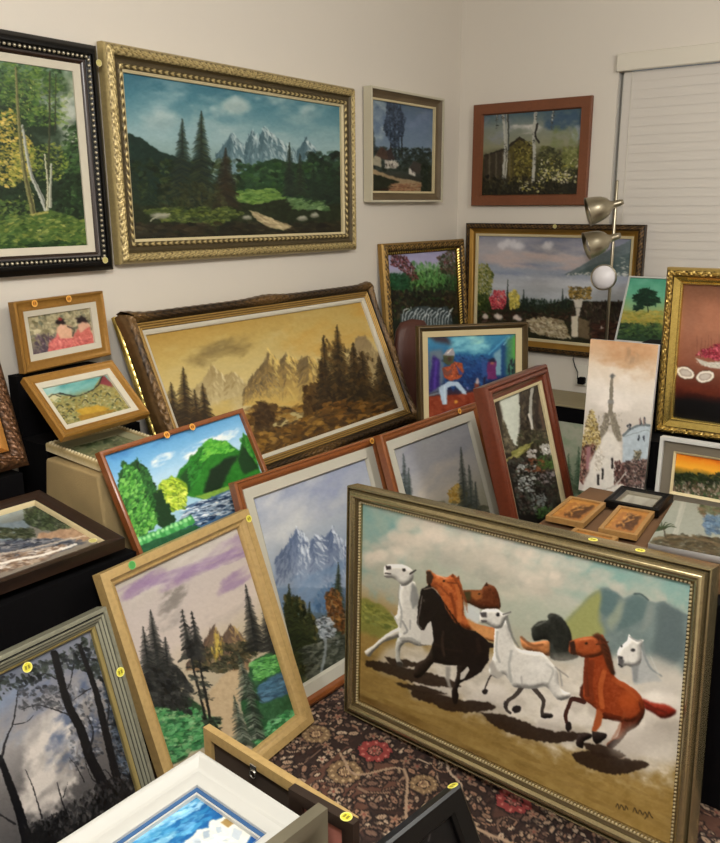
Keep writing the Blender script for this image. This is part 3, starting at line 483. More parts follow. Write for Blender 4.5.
def art_dark_woods(s):
    s.z(3.33,0,590)
    s.base([(100,(30,36,46)),(260,(60,72,95)),(400,(108,112,125)),(600,(135,132,132)),(760,(95,92,92)),(1200,(50,50,52))])
    s.haze((60,380,270,760),(185,178,172),.95,110,.2,.9,70,3); s.haze((-300,330,120,640),(110,125,150),.7,80,.35,1,60,3)
    s.haze((150,260,470,560),(62,78,110),.75,50,.38,1,50,3); s.haze((0,260,330,400),(85,98,128),.6,40,.42,1.5,40,3)
    s.dabs([(-400,330),(0,300),(180,220),(360,120),(390,330),(250,260),(160,300),(60,330),(0,370),(-400,600)],460,10,[(28,34,34),(42,50,46),(18,22,26),(60,68,62)],20,60,1.6,.8)
    s.dabs([(330,220),(390,340),(470,610),(400,640),(360,450)],260,9,[(35,42,50),(60,70,85),(24,28,34),(95,105,120)],30,60,1.5,.75)
    s.dabs((60,320,240,400),80,8,[(55,58,62),(82,82,88),(40,42,48)],20,60,1.5,.7)
    s.dabs((230,330,340,600),110,9,[(150,152,158),(95,98,108),(40,42,48),(62,66,76)],30,60,1.5,.65)
    dk=(20,20,24)
    s.stroke([(180,215),(225,380),(270,470),(300,560),(360,680)],24,dk,w2=36); s.stroke([(265,190),(315,330),(345,450),(395,660)],15,dk,w2=28); s.stroke([(0,560),(30,640),(65,740),(95,860)],20,dk,w2=36)
    for pts,w in [([(235,420),(180,400),(120,385),(70,400)],6),([(245,250),(230,320),(215,350)],5),([(290,540),(310,480),(290,420)],7),([(355,460),(362,360),(350,300)],6),([(5,570),(20,500),(45,440),(60,340)],9),([(45,450),(90,440),(110,420)],4),([(50,780),(-10,740),(-60,700)],7),([(190,300),(150,280),(120,290)],4),([(380,640),(350,600),(330,610)],5),([(300,330),(240,370)],5),([(140,760),(110,660),(85,600)],6),([(235,780),(205,700),(190,640)],7),([(210,690),(225,640)],3),([(280,640),(255,590),(230,560)],4),([(330,650),(300,620),(280,560)],5),([(345,250),(300,230),(262,240)],5)]: s.stroke(pts,w,(30,30,34),.9,w2=w*.35)
    s.poly([(80,800),(170,755),(250,770),(300,700),(360,650),(480,620),(520,700),(300,900),(60,1000)],(26,26,28),rough=8,var=8,soft=1); s.dabs([(70,790),(200,740),(340,640),(470,600),(480,660),(200,830)],220,8,[(32,32,34),(52,52,54),(70,68,68),(22,22,24)],80,40,1.9,.75); s.grain(4)
def art_island_houses(s):
    s.z(2.4,40,720)
    s.base([(150,(55,130,175)),(230,(40,115,170)),(290,(30,100,160)),(420,(20,80,145))])
    s.dabs([(150,295),(370,170),(430,215),(330,300),(200,400),(100,400)],200,8,[(60,145,190),(110,175,210),(35,105,165),(25,90,150)],-30,14,3.4,.55)
    s.dabs([(200,280),(370,190),(390,215),(240,300)],70,5,[(170,205,225),(120,180,215)],-32,10,4.5,.6); s.dabs([(160,300),(300,250),(330,280),(220,330)],40,7,[(150,195,215),(60,140,190)],-30,10,4,.5)
    s.poly([(360,285),(372,268),(400,262),(402,248),(420,244),(436,236),(455,240),(485,262),(500,272),(470,310),(430,330),(330,330),(340,298)],(205,205,198),rough=2,var=8)
    for q,c in [([(425,250),(445,238),(460,250),(442,262)],(150,125,75)),([(385,272),(400,268),(402,284),(388,288)],(150,165,180)),([(415,262),(428,258),(430,272),(417,276)],(165,178,190)),([(455,262),(475,270),(465,292),(448,282)],(170,180,190)),([(400,292),(425,286),(430,300),(404,308)],(225,225,220)),([(360,290),(380,286),(384,300),(362,304)],(180,190,200))]: s.poly(q,c,soft=.3)
    s.dabs((370,280,450,320),30,5,[(235,235,230),(160,175,190)],0,20,2,.7); s.grain(4)
def art_pale_meadow(s):
    s.z(3.0,500,350); s.base([(200,(150,152,135)),(300,(160,160,142)),(560,(110,115,95))]); s.haze((120,200,330,460),(120,140,112),.7,30,.38,1,25,3)
    s.fir(235,290,430,40,[(60,85,62),(85,110,85)]); s.fir(205,310,440,36,[(75,100,75),(60,85,62)]); s.dabs((120,400,330,600),120,8,[(90,100,72),(70,82,58),(120,122,96)],10,40,2,.7); s.grain(4)
def art_palm_coast(s):
    s.z(3.79,530,430)
    s.base([(260,(135,140,130)),(330,(140,142,135)),(380,(110,115,105)),(410,(70,68,52)),(440,(62,60,44)),(520,(45,45,34))])
    s.haze((500,260,640,360),(160,160,150),.8,40,.35,1.2,30,3); s.dabs((660,320,760,390),80,9,[(75,105,130),(95,125,150),(60,85,110)],30,40,2,.65); s.dabs((640,270,760,320),100,8,[(60,75,55),(85,95,70),(100,80,65)],30,40,2,.7)
    s.dabs([(450,420),(520,395),(640,400),(760,420),(760,480),(500,470)],260,7,[(78,68,50),(55,55,40),(95,85,62),(45,42,32)],12,18,3,.75)
    s.stroke([(470,410),(600,405),(740,440)],7,(110,95,72),.7); s.stroke([(480,450),(600,440),(740,470)],5,(90,82,62),.6)
    for a in (-160,-140,-120,-95,-70,-45,-25,160,185): s.stroke([(500,375),(500+38*np.cos(np.radians(a)),375+26*np.sin(np.radians(a))),(500+58*np.cos(np.radians(a)),382+34*np.sin(np.radians(a)))],6,(42,60,38),w2=2)
    s.stroke([(505,375),(515,410)],5,(60,52,38)); s.grain(4)
def art_wood_scene(s):
    s.base([(490,(175,125,60)),(540,(165,112,52))]); q=s.q; c=q.mean(0)
    def at(u,v): return tuple((q[0]*(1-u)+q[1]*u)*(1-v)+(q[3]*(1-u)+q[2]*u)*v)
    for i in range(26): u=s.rng.rand(); s.stroke([at(u,0),at(u+s.rng.uniform(-.02,.02),1)],.8,(140,92,42),.5)
    s.poly([at(.12,.12),at(.88,.12),at(.88,.88),at(.12,.88)],(150,98,45),soft=.3,var=18,cell=1.5); s.poly([at(.18,.5),at(.4,.3),at(.6,.4),at(.85,.3),at(.85,.82),at(.18,.82)],(88,55,26),rough=1.5,var=22,cell=1.2)
    for i in range(22): u,v=s.rng.uniform(.2,.8,2); s.stroke([at(u,v),at(u+.1,v+s.rng.uniform(-.15,.15))],1.0,(70,42,20) if i%2 else (190,140,75),.8)
    s.grain(5)
def art_silver_print(s):
    s.base([(480,(165,162,150)),(510,(150,146,134))]); q=s.q; c=q.mean(0); s.haze((c[0]-40,c[1]-20,c[0]+40,c[1]+20),(120,116,105),.6,10,.4,1.5,8,3); s.grain(5)
def art_pink_panel(s):
    s.base([(700,(175,115,100)),(900,(165,105,92))]); s.grain(6,3)
def art_grey_print(s):
    s.base([(780,(120,115,110)),(860,(60,58,60))]); s.haze((380,760,520,1000),(160,155,150),.6,30,.4,1,20,3); s.grain(4)
def art_night_print(s):
    s.base([(780,(20,18,20)),(900,(12,11,13))]); s.z(6,380,770); s.stroke([(290,430),(300,360),(270,330)],10,(120,115,112),.6); s.grain(3)
def art_horses(s):
    s.z(1,0,0)
    s.base([(495,(100,152,152)),(545,(128,162,156)),(600,(160,170,156)),(640,(168,164,146)),(660,(158,134,86)),(720,(146,122,70)),(800,(125,98,52)),(880,(105,80,42))])
    s.a*=1
    s.haze((350,490,700,620),(185,178,165),.85,38,.44,1.7,30,3); s.haze((400,520,560,600),(200,188,172),.8,26,.45,1.5,25,3.2); s.haze((480,540,640,610),(190,182,172),.75,24,.42,2,20,3); s.haze((350,500,410,600),(105,150,152),.7,30,.3,.8,25,3); s.haze((430,505,640,560),(95,140,145),.6,26,.5,2,20,4)
    s.haze((350,570,620,640),(165,172,158),.7,26,.35,2.2,20,3)
    for c,rx,ry in [((420,535),34,16),((455,548),34,18),((500,560),44,20),((560,575),46,16),((395,548),24,14),((610,590),30,10),((470,525),30,9),((640,610),24,10)]: s.puffs(c,rx,ry,(205,194,180),(158,160,150),30,.3)
    s.poly([(350,596),(368,600),(385,606),(400,622),(410,640),(350,640)],(125,125,62),rough=1.5,soft=1.2,var=10); s.dabs([(352,602),(372,604),(398,620),(398,632),(360,620)],70,2.2,[(150,150,75),(115,120,58),(95,105,50)],25,20,2.2,.6)
    s.z(5.27,570,570)
    s.poly([(-60,300),(0,240),(60,180),(110,130),(160,95),(190,92),(240,120),(280,150),(330,128),(370,132),(410,165),(450,170),(490,158),(540,205),(600,230),(640,250),(640,620),(-60,480)],(112,128,128),rough=6,soft=1.2,var=10,cell=8)
    s.poly([(-60,300),(60,180),(150,100),(165,150),(150,260),(180,330),(120,400),(-60,440)],(150,152,88),rough=6,soft=3,alpha=.85); s.poly([(165,95),(245,125),(240,200),(190,260),(150,220)],(88,112,115),rough=6,soft=2,alpha=.9); s.poly([(290,170),(340,128),(410,165),(380,260),(300,300),(240,330)],(88,110,112),rough=6,soft=2,alpha=.85); s.stroke([(335,128),(370,130),(408,160)],8,(62,78,80),.8)
    s.poly([(460,175),(510,170),(590,230),(600,420),(520,560),(420,480),(450,300)],(88,102,105),rough=8,soft=3,alpha=.85); s.poly([(190,270),(260,160),(280,150),(260,260),(210,330)],(140,150,132),rough=6,soft=2.5,alpha=.8); s.poly([(400,180),(440,170),(430,280),(360,340)],(130,140,136),rough=6,soft=2.5,alpha=.7)
    s.z(1,0,0)
    # sandy ground and dust
    s.poly([(345,630),(400,640),(440,665),(480,690),(690,790),(690,900),(340,900)],(146,120,66),rough=3,soft=2,var=14,cell=10)
    s.dabs([(345,640),(420,655),(560,740),(680,790),(680,860),(345,740)],260,4,[(160,134,78),(128,102,54),(170,146,92),(112,88,46)],22,10,5,.2); s.dabs([(345,690),(420,720),(560,800),(640,840),(345,780)],200,5,[(112,86,44),(130,104,58),(95,72,36)],24,9,6,.22)
    for p,a,b in [((405,660),28,18),((435,672),34,20),((470,680),40,24),((510,690),46,26),((545,705),44,26),((590,720),56,34),((640,735),52,38),((665,720),34,44),((600,690),60,34),((640,690),50,34),((550,670),50,26),((660,690),30,20)]: s.blob(p,a,b,(192,186,176),.75,.18,4)
    s.haze((395,640,560,720),(214,208,198),.7,9,.34,1.4,10,3); s.haze((480,670,690,770),(216,210,200),.75,10,.34,1.4,10,3); s.haze((560,700,690,780),(150,142,132),.4,8,.5,1.2,10,3)
    for c,rx,ry in [((440,690),26,12),((490,700),30,14),((560,725),34,14),((625,735),34,20),((660,715),24,22),((610,700),30,16)]: s.puffs(c,rx,ry,(220,214,206),(160,152,142),26,.4)
    s.z(1.846,330,470); sh=(46,33,25)
    for pts in [[(66,350),(110,357),(160,370),(215,383),(242,400),(200,399),(150,391),(100,374),(68,362)],[(150,406),(200,414),(240,424),(290,428),(304,440),(250,447),(205,440),(190,431),(155,420)],[(276,447),(310,449),(350,460),(400,480),(455,484),(474,492),(430,501),(380,500),(330,484),(300,468)],[(445,521),(480,518),(530,530),(588,539),(560,556),(520,561),(480,550),(452,536)],[(462,503),(510,508),(545,528),(500,530),(478,518)],[(100,345),(140,350),(165,362),(120,362)],[(118,392),(170,398),(215,414),(160,410)]]: s.poly(pts,sh,rough=1.2,fine=1.6,soft=.6,alpha=.9,curve=True,var=8)
    s.z(1,0,0)
    W=(205,203,198); Wd=(140,142,142)
    for c,rx,ry in [((400,560),26,12),((430,545),26,14),((476,552),30,16),((520,568),40,16),((545,585),34,12),((372,560),14,10)]: s.puffs(c,rx,ry,(222,208,194),(170,168,156),22,.32)
    # leading white horse
    s.z(5.27,355,555)
    s.form([(225,430),(215,470),(213,540),(225,575),(245,588),(252,570),(237,540),(240,490),(265,455)],(165,165,160)); s.blob((235,575),16,14,(60,56,52),1,.1,.4)
    s.form([(245,370),(180,408),(150,428),(100,472),(62,498),(50,512),(75,537),(95,512),(150,462),(215,438),(260,420)],(190,186,178))
    s.form([(230,255),(222,310),(205,330),(225,370),(230,400),(240,455),(290,462),(330,478),(380,475),(415,462),(415,350),(340,300),(335,230),(325,180),(310,140),(240,150)],W,var=8)
    s.poly([(300,140),(325,175),(335,235),(330,250),(305,290),(290,240)],(120,122,122),soft=.8,alpha=.8); s.stroke([(235,165),(230,230),(245,300),(240,380)],10,Wd,.6); s.stroke([(250,350),(275,400),(260,415)],10,(130,132,132),.7); s.stroke([(290,345),(290,390)],9,(150,150,150),.7); s.stroke([(240,440),(300,440),(340,470)],9,(150,150,148),.7); s.stroke([(190,300),(215,340)],6,(150,150,145),.7)
    s.form([(155,60),(178,52),(235,50),(270,60),(300,78),(308,105),(300,140),(265,163),(238,155),(215,132),(190,122),(162,122),(153,95)],W,var=6); s.blob((258,80),9,9,(38,34,34),1,.1,.3); s.stroke([(290,100),(318,82)],9,(60,56,56)); s.poly([(160,58),(190,60),(192,78),(165,80)],(60,55,55),soft=.4); s.stroke([(160,98),(188,100)],6,(60,52,52)); s.stroke([(158,112),(180,120)],7,(110,105,105)); s.stroke([(245,162),(262,160)],6,(120,120,118))
    # chestnut behind, brown head
    s.z(5.27,405,560)
    s.poly([(310,240),(390,238),(400,300),(380,340),(325,310)],(190,195,195),soft=.8); 
    s.form([(305,160),(350,158),(398,158),(425,128),(470,142),(492,190),(497,258),(400,258),(350,235),(312,215)],(98,52,28),var=14); s.poly([(345,165),(400,165),(405,200),(375,215),(350,200)],(150,92,50),soft=1); s.poly([(310,170),(345,165),(345,215),(318,215)],(72,66,40),soft=.8)
    s.form([(112,62),(130,55),(165,80),(215,92),(250,80),(280,100),(302,150),(308,230),(312,290),(335,318),(385,342),(475,365),(475,428),(420,415),(370,375),(320,365),(260,330),(215,260),(185,190),(150,150),(120,130)],(166,86,42),var=20,cell=2)
    s.poly([(320,305),(380,340),(472,368),(470,425),(420,412),(350,365)],(196,138,84),soft=1.2,var=10); s.stroke([(270,130),(290,220),(285,320)],22,(188,108,58),.7); s.stroke([(240,180),(262,260),(262,320)],16,(120,56,26),.8); s.stroke([(160,105),(200,120),(240,150)],14,(195,115,62),.6); s.poly([(112,60),(135,58),(150,90),(138,128),(115,125)],(62,46,36),soft=.5); s.stroke([(165,80),(215,100)],4,(225,190,160),.8); s.stroke([(225,120),(280,125)],7,(100,46,24),.8); s.stroke([(255,90),(275,110)],10,(140,72,36))
    # black horse
    B=(34,26,24)
    s.form([(338,545),(345,590),(338,620),(300,640),(285,655),(275,680),(282,720),(268,758),(250,740),(246,690),(262,640),(272,600),(280,545)],B); s.form([(150,440),(110,515),(62,545),(44,600),(64,622),(100,600),(150,540),(180,520)],(42,32,28))
    s.poly([(85,155),(115,140),(150,148),(185,190),(215,260),(260,330),(320,365),(370,375),(410,405),(440,435),(466,440),(470,462),(442,465),(440,530),(400,590),(350,622),(300,640),(330,560),(280,555),(235,556),(150,540),(138,470),(150,420),(135,320),(120,335),(100,372),(85,370),(62,335),(68,240)],B,var=6)
    s.stroke([(90,190),(80,250),(68,330),(85,360)],4,(150,145,140),.8); s.stroke([(200,380),(195,440),(205,500)],14,(72,56,48),.55); s.stroke([(380,420),(390,480)],22,(60,44,38),.5); s.stroke([(100,155),(150,150),(180,190)],4,(190,180,165),.7); s.poly([(290,600),(330,560),(338,580),(310,625),(290,630)],(190,186,178),soft=.4); s.poly([(100,372),(120,335),(138,325),(150,420),(140,450),(85,445),(80,380)],(198,195,190),soft=.4)
    s.poly([(215,560),(240,560),(235,640),(250,690),(225,660),(212,620)],(150,146,140),soft=1)
    # ears, manes and faces of the horses behind
    for q in ([(238,92),(250,72),(262,92)],[(268,98),(284,84),(286,108)]): s.poly(q,(120,58,28),soft=.4)
    for k in range(9): x=262+k*5; s.stroke([(x-6,100+k*7),(x+22,130+k*12),(x+26,165+k*14)],5,(92,42,20) if k%2 else (150,78,38),.7,w2=2)
    s.blob((205,112),7,6,(34,22,16),1,.1,.3); s.stroke([(150,120),(195,150),(230,190)],8,(112,54,26),.6); s.poly([(415,140),(428,118),(440,140)],(70,36,20),soft=.4); s.blob((390,180),6,5,(30,20,14),1,.1,.3)
    for k in range(7): s.stroke([(440+k*7,145+k*10),(470+k*4,180+k*12),(478+k*3,215+k*8)],6,(64,34,20) if k%2 else (112,62,34),.7,w2=2)
    s.poly([(118,142),(128,120),(140,146)],(26,20,18),soft=.4)
    for k in range(8): s.stroke([(170+k*16,180+k*22),(185+k*16,200+k*24),(190+k*17,225+k*24)],6,(18,13,12),.8,w2=2)
    s.blob((98,215),5,7,(80,70,64),1,.1,.3); s.stroke([(150,440),(220,470),(300,480)],10,(58,44,38),.5); s.stroke([(150,520),(240,545)],10,(16,12,12),.7)
    # middle white horse
    s.z(4.683,465,570)
    D=(72,64,60)
    s.form([(255,310),(300,340),(390,332),(398,400),(340,390),(270,365)],(178,116,70),var=12); s.stroke([(262,315),(310,352),(360,350)],12,(120,72,44),.7)
    s.form([(308,275),(325,255),(350,240),(385,235),(385,215),(405,203),(440,215),(475,255),(497,310),(500,370),(530,405),(470,425),(400,415),(395,350),(378,325),(325,332),(312,310)],(44,46,42),var=12,soft=.7); s.stroke([(330,262),(375,242)],7,(110,112,105),.7); s.stroke([(400,350),(420,400)],16,(66,70,66),.6); s.poly([(395,400),(560,395),(560,440),(395,440)],(185,182,172),soft=4,alpha=.6)
    s.stroke([(145,490),(128,485),(105,520),(90,560)],10,D,w2=7); s.blob((92,568),14,12,(40,34,34),1,.1,.4); s.stroke([(265,548),(230,590),(198,612),(192,650),(212,668)],22,D,w2=11); s.blob((240,650),22,18,(46,40,40),1,.1,.4); s.blob((188,630),9,20,(56,50,48),1,.1,.4)
    s.stroke([(318,550),(352,590),(366,612),(358,660),(362,682)],22,D,w2=14); s.form([(355,665),(405,672),(402,690),(355,690)],(50,44,42))
    s.form([(140,262),(134,330),(132,390),(120,440),(110,478),(145,505),(180,488),(205,515),(225,545),(265,552),(320,555),(378,545),(430,605),(482,600),(492,575),(470,570),(440,540),(430,470),(402,430),(360,388),(300,378),(250,368),(218,320),(195,235)],W,var=8)
    s.form([(68,210),(80,190),(110,182),(150,184),(178,202),(212,198),(188,232),(172,268),(140,275),(100,252),(68,245)],W,var=6)
    s.stroke([(192,222),(205,265),(222,315),(250,360)],16,(112,112,110),.8,w2=6); s.stroke([(178,208),(212,198)],8,(120,118,116)); s.blob((152,210),9,9,(38,36,38),1,.1,.3); s.poly([(68,200),(100,198),(102,222),(75,222)],(80,76,78),soft=.5); s.stroke([(75,238),(98,240)],6,(70,64,66)); s.stroke([(150,290),(145,380),(160,430)],12,(150,152,150),.6); s.stroke([(215,380),(205,450),(215,520)],12,(150,152,150),.6); s.stroke([(380,440),(410,470),(390,530)],10,(160,160,156),.6); s.stroke([(440,470),(452,540)],8,(140,140,136),.7); s.stroke([(420,455),(480,500)],6,(110,108,104),.6); s.stroke([(262,500),(265,540)],8,(150,148,146),.6); s.blob((345,450),56,28,(222,220,216),.5,.1,3); s.stroke([(270,545),(330,548),(385,535)],12,(138,138,134),.6); s.poly([(110,440),(130,420),(150,470),(185,490),(150,510),(120,480)],(170,166,160),soft=.8)
    # white head at the right
    s.z(5.27,555,600)
    s.poly([(395,345),(410,445),(520,430),(560,430),(535,400),(500,340),(455,255)],(165,168,168),soft=1,var=8); s.stroke([(455,230),(470,300),(500,360),(555,400)],15,(125,132,134),.8,w2=8); s.stroke([(500,300),(540,390)],5,(185,190,190),.6)
    s.form([(322,280),(335,250),(352,235),(375,215),(385,180),(402,200),(432,212),(462,210),(450,240),(452,300),(440,340),(400,352),(370,346),(345,357),(326,340)],W,var=6); s.blob((406,265),11,9,(50,50,52),1,.1,.3); s.blob((346,244),6,7,(70,70,72),1,.1,.3); s.poly([(325,292),(350,298),(360,320),(350,350),(330,345)],(90,88,90),soft=.5); s.blob((345,304),7,6,(40,38,40)); s.stroke([(330,340),(350,350)],6,(45,42,44)); s.stroke([(390,195),(425,215),(450,215)],8,(110,112,112),.7); s.poly([(400,345),(440,330),(430,430),(408,435)],(120,124,126),soft=1,alpha=.7)
    s.blob((520,450),60,26,(190,186,178),.7,.2,3); s.blob((600,470),50,30,(185,180,172),.6,.2,3)
    # red-brown horse
    R=(140,62,30)
    s.stroke([(150,535),(90,520),(70,555),(52,610),(65,660)],26,(70,40,34),w2=17); s.blob((68,665),17,26,(36,28,28),1,.08,.4); s.poly([(125,500),(130,460),(150,430),(170,520),(140,525)],(85,44,32),soft=.5)
    s.form([(455,515),(510,540),(580,550),(632,582),(615,608),(560,622),(510,592),(465,565)],(128,42,28),soft=.8,var=12); s.stroke([(460,535),(520,570),(580,590)],12,(92,34,24),.7)
    s.form([(450,520),(468,560),(462,610),(430,662),(382,692),(350,732),(300,778),(268,765),(282,742),(322,718),(345,660),(350,620)],(92,44,28)); s.poly([(300,735),(350,725),(300,780),(268,768)],(38,28,26),soft=.5)
    s.form([(155,300),(148,380),(146,460),(150,520),(215,575),(240,620),(345,632),(400,640),(455,600),(465,560),(452,512),(420,475),(370,440),(310,402),(298,340),(285,270),(265,220),(235,185)],R,var=12)
    s.poly([(218,570),(250,600),(240,655),(215,690),(188,692),(200,650)],(158,82,44),soft=.6); s.form([(190,688),(262,700),(266,722),(222,757),(198,738)],(38,30,28)); s.form([(115,708),(150,695),(190,705),(186,725),(150,742),(145,778),(108,762)],(44,34,32))
    s.form([(75,218),(95,210),(130,200),(185,193),(235,200),(262,235),(240,290),(160,305),(112,288),(85,285),(70,270)],(150,74,38),var=10); s.form([(190,190),(225,175),(262,215),(286,270),(302,340),(312,390),(290,385),(262,330),(240,260),(225,215)],(74,40,24),soft=.8,var=8); s.poly([(72,222),(100,215),(108,280),(80,285)],(60,38,30),soft=.6); s.stroke([(130,210),(185,203)],6,(200,130,85),.8); s.stroke([(215,235),(275,222)],9,(90,48,30)); s.blob((160,228),8,6,(35,26,24)); s.stroke([(255,380),(235,460),(245,560)],26,(190,105,55),.55); s.stroke([(190,330),(180,440),(190,520)],30,(104,48,28),.6); s.blob((380,530),50,50,(178,84,38),.6,.1,3); s.stroke([(260,600),(340,622)],22,(90,36,20),.7); s.stroke([(360,600),(330,680),(300,730)],16,(140,72,42),.5)
    s.stroke([(165,300),(158,400),(165,500)],24,(92,42,26),.7); s.poly([(214,232),(232,205),(243,232)],(110,54,30),soft=.4); s.stroke([(110,282),(96,286)],5,(40,26,22))
    for k in range(9): s.stroke([(236+k*5,192+k*14),(258+k*4,205+k*15),(262+k*5,228+k*15)],6,(58,32,22) if k%2 else (96,50,28),.8,w2=2)
    s.stroke([(300,420),(380,470),(430,520)],16,(176,92,48),.5); s.stroke([(250,600),(300,628),(350,636)],12,(74,32,20),.7); s.stroke([(440,540),(450,590),(420,640)],10,(84,38,24),.6)
    s.z(1,0,0); s.blob((640,742),30,16,(190,184,176),.5,.2,4); s.blob((672,748),18,16,(186,180,170),.5,.2,4)
    # brush signature scribble low on the right
    for q in ([(615,806),(617,803),(618,808)],[(619,807),(620,804),(622,806),(623,809)],[(624,809),(625,805),(627,809)],[(632,811),(634,807),(636,812)],[(637,813),(639,809),(641,813)],[(642,814),(644,811),(646,815),(644,818)],[(647,816),(648,811),(650,815),(652,817)]): s.stroke(q,.9,(48,36,24),.9,soft=.3)
    s.grain(4,warp=.16)
def art_rug_tile(s):
    """one repeat of the rug: vines, leaves and rosettes on a dark ground (design units: centimetres)"""
    s.z(1,0,0); s.a[:]=(40,28,25); W,H=90,60
    s.dabs((0,0,W,H),420,1.2,[(58,38,32),(30,21,20),(72,48,40),(46,32,28)],0,90,1.6,.6)
    s.poly([(-2,22),(14,16),(24,30),(18,50),(4,60),(-2,60)],(92,62,50),rough=1,soft=.3,alpha=.75,var=14); s.poly([(40,-2),(62,-2),(62,16),(50,22)],(84,56,46),rough=1,soft=.3,alpha=.6,var=14)
    tan=[(142,120,100),(118,94,78),(160,140,120),(98,76,64),(128,98,80)]; dk=(24,17,17)
    def rose(x,y,r,c1,c2,n=8):
        s.blob((x,y),r*1.5,r*1.5,dk,.9,.12,.2)
        for k in range(n):
            a=2*np.pi*k/n; s.blob((x+r*np.cos(a),y+r*np.sin(a)),r*.40,r*.36,c1,1,.16,.12); s.dab(x+r*1.05*np.cos(a),y+r*1.05*np.sin(a),r*.16,r*.12,a,c2,1)
        s.blob((x,y),r*.55,r*.55,(70,48,40),1,.1,.1)
        for k in range(n): a=2*np.pi*(k+.5)/n; s.dab(x+r*.38*np.cos(a),y+r*.38*np.sin(a),r*.2,r*.09,a,c2,1)
        s.blob((x,y),r*.18,r*.18,c1,1,.05,.1)
    for i in range(40):
        x,y=(s.rng.uniform(2,W-2),s.rng.uniform(2,H-2)); a=s.rng.uniform(0,6.28); pts=[(x,y)]
        for k in range(6): a+=s.rng.uniform(-1.1,1.1); x+=3.2*np.cos(a); y+=3.2*np.sin(a); pts.append((x,y))
        s.stroke(pts,1.1,dk,.9,soft=.1); s.stroke(pts,.55,tan[i%5],.95,soft=.1)
    for i in range(900):
        x,y=(s.rng.uniform(.5,W-.5),s.rng.uniform(.5,H-.5)); a=s.rng.uniform(0,3.14); r=s.rng.uniform(.6,1.6); s.dab(x,y,r*1.45,r*.9,a,dk,1); s.dab(x,y,r*1.1,r*.55,a,tan[s.rng.randint(5)],1); s.dab(x,y,r*.5,r*.16,a,(66,46,38),1)
    for i in range(74):
        x,y=(s.rng.uniform(2,W-2),s.rng.uniform(2,H-2)); c=tan[s.rng.randint(5)]; s.blob((x,y),1.9,1.9,dk,.9,.1,.1)
        for k in range(5): a=2*np.pi*k/5+i; s.dab(x+1.0*np.cos(a),y+1.0*np.sin(a),.85,.5,a,c,1)
        s.dab(x,y,.5,.5,0,(112,62,52),1)
    red=(116,48,46); rl=(164,104,94)
    for x,y,r in [(8,18,3.8),(52,13,3.8)]: rose(x,y,r,red,rl,9)
    for x,y,r in [(6.5,31,3.8),(28,22,3.0),(40,46,3.4),(22,52,2.9),(60,38,3.2),(78,22,3.4),(74,50,3.0)]: rose(x,y,r,(104,84,62),(160,136,104),12)
    s.stroke([(0,25),(10,30),(20,20),(33,38),(40,30),(60,28)],.8,tan[0],.95,soft=.1); s.stroke([(22,0),(30,12),(38,18),(36,34),(50,52),(52,60)],.8,tan[2],.95,soft=.1)
